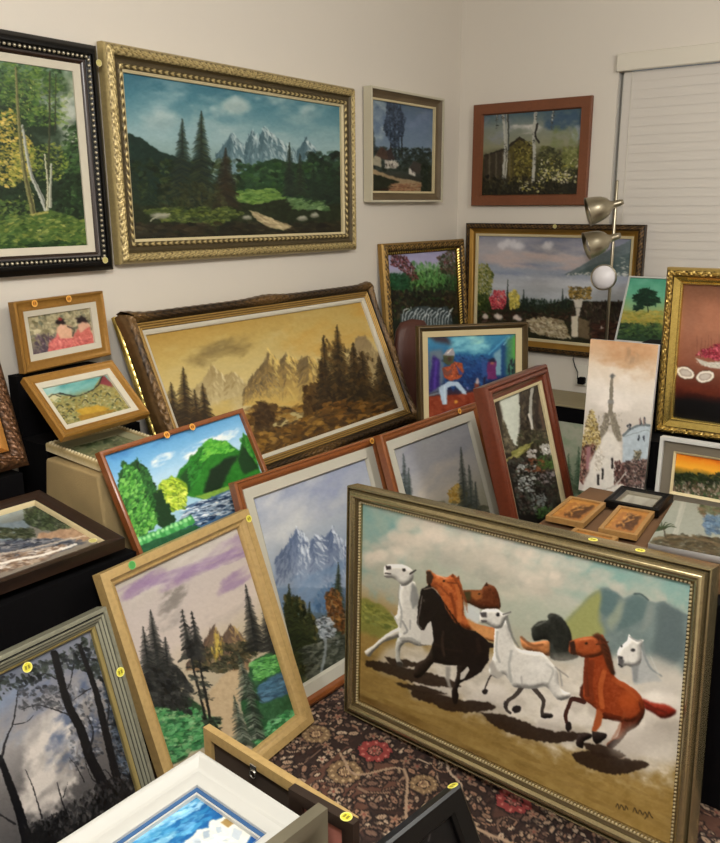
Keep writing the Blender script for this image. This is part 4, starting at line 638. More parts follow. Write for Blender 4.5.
SPEC={ # key:(side,[x,y,z of the lower left corner,w,h,yaw,lean,roll],frame width,painter's sheet corners,sticker spots)
'A':('L',[0.062, -3.4916, 1.3912, 0.9, 0.7604, -0.0, -0.0001, -0.0008],0.09,[(-155.6, 37.6), (72.6, 71.2), (87.6, 245.2), (-123.3, 254.5)],[(0.889, 0.702), (0.848, 0.037)]),
'B':('L',[0.062, -2.5672, 1.4058, 1.4647, 0.7666, -0.0, 0.0061, -0.0038],0.09,[(122.3, 72.1), (340.6, 106.8), (342.3, 231.9), (134.6, 239.2)],[]),
'C':('L',[0.056, -0.9793, 1.6334, 0.7097, 0.5591, -0.0, -0.0043, 0.0051],0.057,[(371.3, 99.3), (433.0, 109.3), (431.7, 191.7), (371.5, 190.9)],[]),
'D':('B',[0.109, -0.035, 1.6147, 0.7111, 0.566, 0.0, -0.0045, -0.0034],0.06,[(484.2, 115.6), (582.0, 108.3), (577.0, 194.1), (481.8, 195.3)],[]),
'F':('B',[0.0854, -0.052, 0.7776, 1.0732, 0.7366, -0.0, -0.0185, -0.0047],0.075,[(479.0, 235.8), (631.8, 239.0), (624.0, 346.9), (476.6, 332.7)],[(0.575, 0.737)]),
'E':('L',[0.1219, -0.8627, 0.58, 0.7522, 0.8448, -0.1021, 0.085, 0.0055],0.062,[(387.5, 255.3), (455.8, 250.0), (461.7, 370.0), (396.0, 386.9)],[]),
'G':('L',[0.4277, -2.6168, 0.57, 1.5406, 0.7376, -0.0026, 0.4231, 0.0002],0.085,[(144.2, 335.9), (360.4, 302.4), (398.1, 408.1), (194.6, 478.1)],[]),
'Yt':('L',[0.1041, -3.0257, 1.0761, 0.3829, 0.2374, 0.1115, 0.0609, 0.0117],0.055,[(25.9, 317.1), (89.0, 307.7), (93.9, 342.7), (31.8, 354.9)],[(0.076, 0.233), (0.22, 0.239)]),
'Yb':('L',[0.4239, -3.1132, 0.9317, 0.353, 0.2408, 0.0599, 0.7859, 0.0055],0.046,[(41.2, 389.7), (106.3, 375.5), (130.1, 409.1), (66.3, 426.2)],[]),
'Z':('L',[0.3, -3.6551, 0.8339, 0.5, 0.6, -0.0111, 0.3056, -0.0008],0.15,[(-130.2, 340.7), (-59.1, 332.3), (-31.5, 429.4), (-100.1, 444.3)],[]),
'AA':('L',[0.7882, -3.8134, 0.73, 0.6, 0.4262, -0.0409, 1.4543, -0.0012],0.042,[(-154.4, 561.5), (34.6, 505.2), (102.9, 545.1), (-91.8, 615.6)],[(0.523, 0.036)]),
'L':('L',[0.8073, -3.1099, 0.4966, 0.6368, 0.467, 0.0539, 0.449, 0.0036],0.015,[(102.4, 456.6), (239.0, 413.9), (284.6, 528.2), (157.1, 594.0)],[(0.26, 0.469), (0.374, 0.473)]),
'K':('L',[1.0351, -2.7796, 0.0119, 0.7247, 0.7864, -0.0654, 0.3152, -0.0025],0.074,[(252.8, 499.3), (365.2, 459.5), (405.4, 620.8), (300.4, 685.4)],[(0.681, 0.786)]),
'J':('L',[1.1671, -2.1261, 0.013, 0.685, 0.818, -0.0469, 0.3236, -0.0011],0.074,[(392.8, 450.6), (467.8, 422.7), (506.0, 572.3), (436.5, 619.1)],[(0.53, 0.846)]),
'I':('L',[1.5143, -1.9446, 0.019, 0.5438, 1.0, 0.0125, 0.2645, 0.0006],0.07,[(491.8, 403.2), (537.3, 384.3), (578.5, 586.5), (538.4, 625.5)],[]),
'H':('B',[0.5668, -1.3058, 0.57, 0.557, 0.5, 0.8451, 0.1021, 0.0009],0.056,[(427.1, 337.2), (515.1, 333.7), (515.1, 412.7), (428.4, 417.9)],[]),
'M':('L',[1.1239, -3.3384, 0.014, 0.575, 0.7163, 0.0397, 0.346, 0.0029],0.046,[(113.1, 585.5), (236.4, 528.0), (294.8, 715.1), (183.5, 804.3)],[(0.569, 0.686), (0.1, 0.728)]),
'N':('L',[1.2537, -4.1893, 0.012, 0.75, 0.7, 0.0203, 0.2974, 0.0009],0.042,[(-229.0, 785.9), (89.7, 630.0), (158.1, 869.1), (-126.3, 1105.0)],[(0.521, 0.653), (0.735, 0.54)]),
'R':('B',[1.1338, -2.6687, 0.008, 1.1262, 0.7571, -0.1205, 0.09, 0.0544],0.051,[(362.9, 503.2), (691.2, 583.6), (670.7, 844.9), (359.7, 700.1)],[(0.829, 0.757, -0.052), (0.951, 0.757, -0.047)]),
'S':('B',[1.706, -1.4758, 0.78, 0.55, 0.6107, -0.009, -0.0361, -0.0004],0.058,[(684.0, 283.9), (820.8, 290.3), (802.4, 435.2), (673.2, 417.2)],[]),
'T':('B',[1.8159, -1.78, 0.607, 0.45, 0.2404, 0.0085, 0.0607, 0.0009],0.053,[(676.9, 452.9), (789.1, 470.6), (783.5, 511.3), (672.7, 491.0)],[]),
'U':('B',[1.5471, -1.78, 0.607, 0.234, 0.5488, 0.0006, 0.0481, 0.0006],0,[(590.6, 339.0), (658.5, 345.0), (643.0, 502.6), (578.4, 489.8)],[]),
'V':('B',[1.1099, -0.2514, 0.917, 0.28, 0.3643, -0.0019, 0.4439, 0.0003],0.008,[(630.4, 277.8), (681.3, 280.0), (667.3, 344.3), (616.4, 339.9)],[]),
'O':('L',[1.7436, -3.9819, 0.52, 0.42, 0.309, -0.0428, 1.5276, -0.001],0.074,[(71.5, 888.1), (196.2, 800.6), (254.4, 841.9), (129.6, 942.3)],[]),
'Q':('L',[2.06, -3.7726, 0.017, 0.5, 0.5, -0.1311, 0.4846, -0.0033],0.045,[(297.5, 941.1), (448.5, 815.5), (521.0, 1018.7), (381.0, 1191.1)],[(0.488, 0.5, 0.006)]),
'BX':('L',[0.5365, -3.0768, 0.86, 0.2846, 0.2978, -0.0391, 1.5265, -0.001],0.044,[(65.7, 448.2), (116.7, 435.5), (155.3, 448.5), (104.1, 462.6)],[]),
'P':('B',[1.3705, -3.4657, -0.0, 0.4395, 0.5, -0.0852, 0.0001, -0.0017],0.024,[(214.6, 738.8), (347.0, 823.0), (349.0, 1011.5), (224.1, 907.7)],[]),
'ZG':('B',[0.8833, -0.7265, -0.0, 0.294, 0.55, -0.0003, 0.3803, 0.0005],0,[(548.9, 419.5), (602.8, 427.6), (581.5, 533.4), (528.0, 521.1)],[]),
'GS':('L',[1.7822, -3.8665, -0.0, 0.3, 0.568, -0.0881, 0.0001, -0.0017],0.05,[(216.3, 917.5), (306.0, 846.1), (311.3, 1053.6), (229.5, 1140.4)],[]),
'G2':('L',[0.3272, -2.6079, 0.555, 1.1, 0.7227, 0.0, 0.3982, 0.0002],0.04,[(125.5, 326.0), (301.2, 301.3), (344.5, 430.3), (180.2, 488.0)],[]),
'W5':('L',[1.875, -2.425, 0.68, 0.12, 0.13, 0.0, 1.5708, 0.0],0.012,[(564.7, 542.9), (577.6, 532.5), (612.8, 540.6), (600.6, 551.5)],[]),
'P2':('B',[1.6724, -3.5277, 0.0002, 0.1591, 0.5222, -0.0325, 0.0001, -0.0005],0.03,[(303.7, 805.4), (343.7, 828.5), (346.2, 1025.1), (308.8, 996.7)],[(0.137, 0.522, 0.005)]),
'W1':('L',[1.7619, -2.2879, 0.69, 0.2142, 0.118, 0.0469, 1.5714, 0.0],0.012,[(550.7, 517.0), (572.2, 499.2), (600.9, 504.6), (580.7, 523.1)],[]),
'W2':('L',[1.9225, -2.2897, 0.69, 0.2264, 0.1108, 0.0847, 1.5709, 0.0],0.012,[(603.5, 529.5), (621.4, 508.6), (649.9, 513.6), (633.6, 535.2)],[]),
'W3':('L',[1.9126, -2.0548, 0.695, 0.1728, 0.1721, 0.0312, 1.572, 0.0],0.035,[(618.0, 503.3), (627.9, 494.4), (659.3, 500.2), (650.3, 509.5)],[]),
'W4':('L',[2.3258, -2.2943, 0.69, 0.4006, 0.36, 0.1079, 1.5667, 0.0],0,[(648.2, 543.1), (674.4, 500.3), (801.0, 520.8), (792.6, 570.4)],[]),
}
# ---------------------------------------------------------------- mesh and material helpers
MATS={}
def mat(name,col,rough=.5,metal=0.0,dark=None,bump=0.0,bscale=60,mottle=0.0,grain=None,coat=0.0,spec=.5):
    """procedural material; dark = colour in the recesses of carved relief (attribute 'relief'); grain = wood streak direction scale"""
    if name in MATS: return MATS[name]
    m=bpy.data.materials.new(name); m.use_nodes=True; nt=m.node_tree; N=nt.nodes; L=nt.links; b=N['Principled BSDF']
    b.inputs['Roughness'].default_value=rough; b.inputs['Metallic'].default_value=metal; b.inputs['Specular IOR Level'].default_value=spec
    if coat: b.inputs['Coat Weight'].default_value=coat; b.inputs['Coat Roughness'].default_value=.15
    tc=N.new('ShaderNodeTexCoord'); src=None
    rgb=N.new('ShaderNodeRGB'); rgb.outputs[0].default_value=lin(col); src=rgb.outputs[0]
    def mix(a,bc,fac):
        x=N.new('ShaderNodeMix'); x.data_type='RGBA'; L.new(fac,x.inputs['Factor']); L.new(a,x.inputs['A'])
        if isinstance(bc,tuple): x.inputs['B'].default_value=bc
        else: L.new(bc,x.inputs['B'])
        return x.outputs['Result']
    def ramp(v,a,c):
        r=N.new('ShaderNodeMapRange'); L.new(v,r.inputs['Value']); r.inputs['From Min'].default_value=a; r.inputs['From Max'].default_value=c; return r.outputs['Result']
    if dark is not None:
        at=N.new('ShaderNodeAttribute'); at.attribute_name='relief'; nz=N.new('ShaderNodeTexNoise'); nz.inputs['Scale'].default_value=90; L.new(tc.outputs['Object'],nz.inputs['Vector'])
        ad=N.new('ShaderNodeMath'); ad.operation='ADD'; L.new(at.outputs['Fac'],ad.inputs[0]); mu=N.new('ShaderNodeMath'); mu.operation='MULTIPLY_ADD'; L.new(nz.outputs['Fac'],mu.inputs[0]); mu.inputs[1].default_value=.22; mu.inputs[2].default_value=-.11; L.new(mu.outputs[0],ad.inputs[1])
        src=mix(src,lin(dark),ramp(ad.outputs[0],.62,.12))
    if grain:
        mp=N.new('ShaderNodeMapping'); mp.inputs['Scale'].default_value=grain; L.new(tc.outputs['Object'],mp.inputs['Vector']); nz=N.new('ShaderNodeTexNoise'); nz.inputs['Scale'].default_value=1; nz.inputs['Detail'].default_value=5; L.new(mp.outputs[0],nz.inputs['Vector'])
        src=mix(src,tuple(v*.80 for v in lin(col)[:3])+(1,),ramp(nz.outputs['Fac'],.45,.75))
    if mottle:
        nz=N.new('ShaderNodeTexNoise'); nz.inputs['Scale'].default_value=7; nz.inputs['Detail'].default_value=6; L.new(tc.outputs['Object'],nz.inputs['Vector'])
        src=mix(src,tuple(v*(1-mottle) for v in lin(col)[:3])+(1,),ramp(nz.outputs['Fac'],.35,.75))
    L.new(src,b.inputs['Base Color'])
    if bump:
        nz=N.new('ShaderNodeTexNoise'); nz.inputs['Scale'].default_value=bscale; nz.inputs['Detail'].default_value=4; L.new(tc.outputs['Object'],nz.inputs['Vector'])
        bp=N.new('ShaderNodeBump'); bp.inputs['Strength'].default_value=bump; bp.inputs['Distance'].default_value=.004; L.new(nz.outputs['Fac'],bp.inputs['Height']); L.new(bp.outputs[0],b.inputs['Normal'])
    MATS[name]=m; return m
def paint_mat(name='oil paint',rough=.42,bump=.25):
    if name in MATS: return MATS[name]
    m=bpy.data.materials.new(name); m.use_nodes=True; nt=m.node_tree; N=nt.nodes; L=nt.links; b=N['Principled BSDF']; b.inputs['Roughness'].default_value=rough; b.inputs['Specular IOR Level'].default_value=.35
    at=N.new('ShaderNodeAttribute'); at.attribute_name='paint'; L.new(at.outputs['Color'],b.inputs['Base Color'])
    tc=N.new('ShaderNodeTexCoord'); nz=N.new('ShaderNodeTexNoise'); nz.inputs['Scale'].default_value=220; L.new(tc.outputs['Object'],nz.inputs['Vector']); bp=N.new('ShaderNodeBump'); bp.inputs['Strength'].default_value=bump; bp.inputs['Distance'].default_value=.001; L.new(nz.outputs['Fac'],bp.inputs['Height']); L.new(bp.outputs[0],b.inputs['Normal'])
    MATS[name]=m; return m
def link(name,me,m,parent=None):
    o=bpy.data.objects.new(name,me); C.objects.link(o); me.materials.append(m)
    if parent is not None: o.parent=parent
    return o
def mesh(name,V,F,m,parent=None,smooth=False,attr=None):
    me=bpy.data.meshes.new(name); me.from_pydata([tuple(map(float,v)) for v in V],[],[tuple(map(int,f)) for f in F])
    if smooth: me.polygons.foreach_set('use_smooth',[True]*len(me.polygons))
    if attr is not None:
        a=me.attributes.new('relief','FLOAT','POINT'); a.data.foreach_set('value',np.asarray(attr,np.float32))
    me.update(); return link(name,me,m,parent)
class MB:
    def __init__(s): s.V=[]; s.F=[]
    def add(s,V,F): k=len(s.V); s.V+=[tuple(v) for v in V]; s.F+=[tuple(k+i for i in f) for f in F]; return s
    def box(s,a,b,bev=0.0):
        (x0,y0,z0),(x1,y1,z1)=a,b; e=min(bev,.45*min(abs(x1-x0),abs(y1-y0),abs(z1-z0)))
        if e<=0:
            V=[(x,y,z) for z in (z0,z1) for y in (y0,y1) for x in (x0,x1)]; return s.add(V,[(0,2,3,1),(4,5,7,6),(0,1,5,4),(2,6,7,3),(0,4,6,2),(1,3,7,5)])
        ring=lambda i,z:[(x0+i,y0+e,z),(x0+e,y0+i,z),(x1-e,y0+i,z),(x1-i,y0+e,z),(x1-i,y1-e,z),(x1-e,y1-i,z),(x0+e,y1-i,z),(x0+i,y1-e,z)]
        R=[ring(e,z0),ring(0,z0+e),ring(0,z1-e),ring(e,z1)]
        R[0]=[(x0+e,y0+e,z0),(x0+e,y0+e,z0),(x1-e,y0+e,z0),(x1-e,y0+e,z0),(x1-e,y1-e,z0),(x1-e,y1-e,z0),(x0+e,y1-e,z0),(x0+e,y1-e,z0)]
        R[3]=[(p[0],p[1],z1) for p in R[0]]
        V=sum(R,[]); F=[tuple(range(7,-1,-1)),tuple(range(24,32))]
        for k in range(3):
            for i in range(8): j=(i+1)%8; F.append((k*8+i,k*8+j,k*8+8+j,k*8+8+i))
        return s.add(V,F)
    def lathe(s,prof,o=(0,0,0),ax=(0,0,1),n=28,cap=True):
        ax=Vector(ax).normalized(); q=Vector((0,0,1)).rotation_difference(ax); V=[]
        for r,z in prof:
            for i in range(n): a=2*PI*i/n; V.append(tuple(q@Vector((r*math.cos(a),r*math.sin(a),z))+Vector(o)))
        F=[(k*n+i,k*n+(i+1)%n,(k+1)*n+(i+1)%n,(k+1)*n+i) for k in range(len(prof)-1) for i in range(n)]
        if cap: F+=[tuple(range(n-1,-1,-1)),tuple((len(prof)-1)*n+i for i in range(n))]
        return s.add(V,F)
    def tube(s,pts,r,n=10):
        P=[Vector(p) for p in pts]; V=[]
        for i,p in enumerate(P):
            t=(P[min(i+1,len(P)-1)]-P[max(i-1,0)]).normalized(); q=Vector((0,0,1)).rotation_difference(t)
            for k in range(n): a=2*PI*k/n; V.append(tuple(p+q@Vector((r*math.cos(a),r*math.sin(a),0))))
        F=[(j*n+k,j*n+(k+1)%n,(j+1)*n+(k+1)%n,(j+1)*n+k) for j in range(len(P)-1) for k in range(n)]+[tuple(range(n-1,-1,-1)),tuple((len(P)-1)*n+k for k in range(n))]
        return s.add(V,F)
    def sphere(s,c,r,n=10,m=7):
        V=[(c[0],c[1],c[2]-r)]
        for j in range(1,m):
            f=PI*j/m-PI/2
            for i in range(n): a=2*PI*i/n; V.append((c[0]+r*math.cos(f)*math.cos(a),c[1]+r*math.cos(f)*math.sin(a),c[2]+r*math.sin(f)))
        V.append((c[0],c[1],c[2]+r)); F=[(0,1+(i+1)%n,1+i) for i in range(n)]
        for j in range(m-2):
            for i in range(n): F.append((1+j*n+i,1+j*n+(i+1)%n,1+(j+1)*n+(i+1)%n,1+(j+1)*n+i))
        k=1+(m-2)*n; F+=[(len(V)-1,k+i,k+(i+1)%n) for i in range(n)]
        return s.add(V,F)
    def build(s,name,m,parent=None,smooth=False): return mesh(name,s.V,s.F,m,parent,smooth)
def tag(o,label=None,cat=None,group=None,kind=None):
    if label: o['label']=label
    if cat: o['category']=cat
    if group: o['group']=group
    if kind: o['kind']=kind
    return o
def empty(name,loc=(0,0,0),rz=0):
    o=bpy.data.objects.new(name,None); C.objects.link(o); o.empty_display_size=.05; o.location=loc; o.rotation_euler=(0,0,rz); return o
def struct(o): o['kind']='structure'; return o
def axes(side,yaw,lean,roll):
    a=Vector((0,1,0)) if side=='L' else Vector((1,0,0)); n0=Vector((1,0,0)) if side=='L' else Vector((0,-1,0))
    R=Matrix.Rotation(yaw,3,'Z'); a=R@a; n0=R@n0; Z=Vector((0,0,1))
    up=Z*math.cos(lean)-n0*math.sin(lean); n=n0*math.cos(lean)+Z*math.sin(lean)
    a,up=a*math.cos(roll)+up*math.sin(roll),up*math.cos(roll)-a*math.sin(roll); return a,up,n

# ---------------------------------------------------------------- picture frames
def orn(kind,amp,seed=0):
    """carved relief of a moulding: s along the side, L side length, u across the band 0..1 -> height 0..1"""
    rng=np.random.RandomState(seed); ph=rng.rand(8)*6
    def wob(s,u): return .5+.25*np.sin(s*310+ph[0]+9*u)+.25*np.sin(s*170+ph[1]-14*u+np.sin(s*95))
    def f(s,L,u):
        e=np.sin(PI*np.clip(u,0,1)); sc=np.minimum(s,L-s)
        if kind=='scroll': a=2*PI*sc/.062; h=np.abs(np.sin(a+2.6*np.sin(2*PI*u)+.6*np.sin(a*.5)))**.7*.7+.3*np.abs(np.cos(a*2.0-5*u)); h=h*e**.5*(.75+.25*wob(s,u))
        elif kind=='leaf': h=(.5+.5*np.sin(2*PI*(sc/.03-.9*np.abs(u-.5))))**1.3*e**.6*(.85+.15*wob(s,u))
        elif kind=='rope': h=(.5+.5*np.sin(2*PI*(s/.016+.8*u)))*e
        elif kind=='reed': h=np.abs(np.sin(3*PI*u))
        elif kind=='rough': h=wob(s,u)*e**.5*(.6+.4*np.sin(s*60+ph[2])**2)
        elif kind=='baroque':
            big=np.exp(-(sc/.09)**2)+.85*np.exp(-((s-L/2)/.12)**2)+.35; a=2*PI*sc/.085
            h=(.35+.65*np.abs(np.sin(a+3*np.sin(PI*u*1.3)))**.8*(.6+.4*np.abs(np.cos(a*2.2+6*u))))*e**.45*np.clip(big,0,1.3)
        else: h=0*s
        return h*amp
    return f
def ring(name,w,h,bands,back,m,parent,d_start=0.0,swell=0.0):
    """one moulding run round all four sides, mitred. bands: (width,z0,z1,bulge,ornament,amp,cross points)"""
    d=d_start; bands_amp={}
    prof=[]  # (d,z,ornfn,u)
    prof.append((d_start,back,None,0.))
    for bi,(bw,z0,z1,bul,ok,amp,k) in enumerate(bands):
        f=orn(ok,amp,bi+len(name)) if ok else None; bands_amp[f]=amp*1.05
        for j in range(k+1):
            u=j/k; prof.append((d+bw*u,z0+(z1-z0)*u+bul*math.sin(PI*u),f,u))
        d+=bw
    prof.append((d,back,None,1.)); nj=len(prof); orned=any(b[4] for b in bands); V=[];F=[];R=[]
    for side in range(4):
        Ls=w if side%2==0 else h; ds=.0045 if orned else Ls; n=max(2,int(Ls/ds)+1); t=np.linspace(0,1,n); base=len(V)
        X=np.zeros((n,nj,3)); rel=np.zeros((n,nj))
        for j,(dd,z,f,u) in enumerate(prof):
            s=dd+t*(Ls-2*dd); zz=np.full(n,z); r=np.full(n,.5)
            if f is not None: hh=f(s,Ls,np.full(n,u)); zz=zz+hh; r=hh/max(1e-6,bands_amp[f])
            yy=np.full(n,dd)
            if swell: sc=np.minimum(s,Ls-s); yy=yy-(1-min(1,(dd-d_start)/.03))*swell*(np.exp(-(sc/.07)**2)+.8*np.exp(-((s-Ls/2)/.1)**2)+.15*np.sin(s*70)**2)
            if side==0: x,y=s,yy
            elif side==1: x,y=w-yy,s
            elif side==2: x,y=w-s,h-yy
            else: x,y=yy,h-s
            X[:,j,0]=x; X[:,j,1]=y; X[:,j,2]=zz; rel[:,j]=r
        V+=X.reshape(-1,3).tolist(); R+=rel.reshape(-1).tolist()
        for i in range(n-1):
            for j in range(nj): j2=(j+1)%nj; F.append((base+i*nj+j,base+(i+1)*nj+j,base+(i+1)*nj+j2,base+i*nj+j2))
    # mitre joints share vertices
    key={}; idx=[]; V2=[]; R2=[]
    for v,r in zip(V,R):
        q=(round(v[0],4),round(v[1],4),round(v[2],4))
        if q not in key: key[q]=len(V2); V2.append(v); R2.append(r)
        idx.append(key[q])
    F2=[]
    for f in F:
        g=[]; [g.append(idx[i]) for i in f if idx[i] not in g]
        if len(g)>2: F2.append(tuple(g))
    o=mesh(name,V2,F2,m,parent,smooth=True,attr=R2)
    try: o.data.set_sharp_from_angle(angle=D(38))
    except Exception: pass
    return o,d
GAIN=1.0
def homog(Q):
    """maps the unit square corners TL,TR,BR,BL to the sheet corners Q"""
    A=[];b=[]
    for (u,v),(x,y) in zip([(0,0),(1,0),(1,1),(0,1)],Q):
        A.append([u,v,1,0,0,0,-u*x,-v*x]); b.append(x); A.append([0,0,0,u,v,1,-u*y,-v*y]); b.append(y)
    return np.append(np.linalg.solve(np.array(A,float),np.array(b,float)),1).reshape(3,3)
def canvas(name,w,h,d,z,quad,art,parent,S=2.2,res=1.35,thick=0.0,gain=1.0,maxn=620,m=None):
    """the painted surface: a fine grid whose vertices carry the paint colours"""
    W=w-2*d; H=h-2*d; Q=np.array(quad,float); sh=Sheet(Q,S,seed=sum(map(ord,art))); globals()['art_'+art](sh)
    nx=int(min(maxn,max(np.hypot(*(Q[1]-Q[0])),np.hypot(*(Q[2]-Q[3])))*res))+2; ny=int(min(maxn,max(np.hypot(*(Q[3]-Q[0])),np.hypot(*(Q[2]-Q[1])))*res))+2
    U,Vv=np.meshgrid(np.linspace(0,1,nx),np.linspace(0,1,ny)); Hm=homog(Q); q=np.stack([U,Vv,np.ones_like(U)],-1)@Hm.T
    px=(q[...,0]/q[...,2]-sh.x0)*S; py=(q[...,1]/q[...,2]-sh.y0)*S; x0=np.clip(px.astype(int),0,sh.W-2); y0=np.clip(py.astype(int),0,sh.H-2); fx=np.clip(px-x0,0,1)[...,None]; fy=np.clip(py-y0,0,1)[...,None]
    sh.a=sh.a*.9+(sh.a@np.array([.3,.59,.11],np.float32))[...,None]*.10; sh.a=(sh.a-108)*1.16+110
    c=(sh.a[y0,x0]*(1-fx)+sh.a[y0,x0+1]*fx)*(1-fy)+(sh.a[y0+1,x0]*(1-fx)+sh.a[y0+1,x0+1]*fx)*fy
    return grid(name,d,h-d,W,H,z,nx,ny,c*1.0,parent,thick,gain,m)
def grid(name,xa,yt,W,H,z,nx,ny,c,parent,thick=0.0,gain=1.0,m=None):
    c=np.clip(c,0,255)/255; c=np.where(c<=.04045,c/12.92,((c+.055)/1.055)**2.4)*GAIN*gain; c=np.clip(c,0,.93)
    U,Vv=np.meshgrid(np.linspace(0,1,nx),np.linspace(0,1,ny)); V=np.stack([xa+U*W,yt-Vv*H,np.full_like(U,z)],-1).reshape(-1,3)
    i=np.arange(nx*ny).reshape(ny,nx); F=np.stack([i[:-1,:-1],i[1:,:-1],i[1:,1:],i[:-1,1:]],-1).reshape(-1,4); col=c.reshape(-1,3)
    extra=[]; nv=len(V)
    if thick:
        B=np.array([[xa,yt,z-thick],[xa+W,yt,z-thick],[xa+W,yt-H,z-thick],[xa,yt-H,z-thick]]); Fr=np.array([i[0,0],i[0,-1],i[-1,-1],i[-1,0]])
        T=V[Fr]; V=np.concatenate([V,T,B]); col=np.concatenate([col,np.full((4,3),.5),np.full((4,3),.5)]); k=nv
        extra=[(k,k+1,k+5,k+4),(k+1,k+2,k+6,k+5),(k+2,k+3,k+7,k+6),(k+3,k,k+4,k+7),(k+4,k+5,k+6,k+7)]
    me=bpy.data.meshes.new(name); nf=len(F); tot=nf*4+len(extra)*4
    me.vertices.add(len(V)); me.vertices.foreach_set('co',V.astype(np.float32).ravel())
    idx=np.concatenate([F.ravel(),np.array(extra,int).ravel()]) if extra else F.ravel()
    me.loops.add(tot); me.loops.foreach_set('vertex_index',idx.astype(np.int32)); me.polygons.add(tot//4); me.polygons.foreach_set('loop_start',np.arange(0,tot,4,dtype=np.int32)); me.polygons.foreach_set('loop_total',np.full(tot//4,4,np.int32))
    me.update(calc_edges=True); a=me.attributes.new('paint','FLOAT_COLOR','POINT'); a.data.foreach_set('color',np.concatenate([col,np.ones((len(col),1))],1).astype(np.float32).ravel())
    me.validate(); return link(name,me,m or paint_mat(),parent)
def sticker(root,spot,col='yellow',r=.0115):
    cm={'yellow':(215,205,60),'orange':(226,150,50),'green':(70,150,70),'pale':(190,180,110)}[col]; rim={'yellow':(238,232,130),'orange':(240,190,100),'green':(110,190,110),'pale':(215,205,150)}[col]
    x,y,z=spot[:3]; top=(len(spot)>3)
    M=(Matrix.Translation((x,y,z))@(Matrix.Rotation(-PI/2,4,'X') if top else Matrix()))
    b=MB().lathe([(r*.999,0),(r,.0008),(r*.82,.0012),(0.0001,.0012)],n=20,cap=False); o=b.build('price_sticker',mat('sticker '+col,cm,.6),root); o.matrix_local=M
    o['label']=('round %s price sticker'%('dark green' if col=='green' else col))
    g=MB().lathe([(r*.82,.0011),(r,.0014),(r,.0002)],n=20,cap=False).build('rim',mat('sticker rim '+col,rim,.6),o)
    if col in('yellow','orange'):
        k=MB(); 
        for cx in (-.32,.3): k.box(((cx-.2)*r,-.38*r,.0011),((cx+.2)*r,.38*r,.0015))
        k.build('pencil_mark',mat('pencil '+col,tuple(v*.62 for v in cm),.7),o)
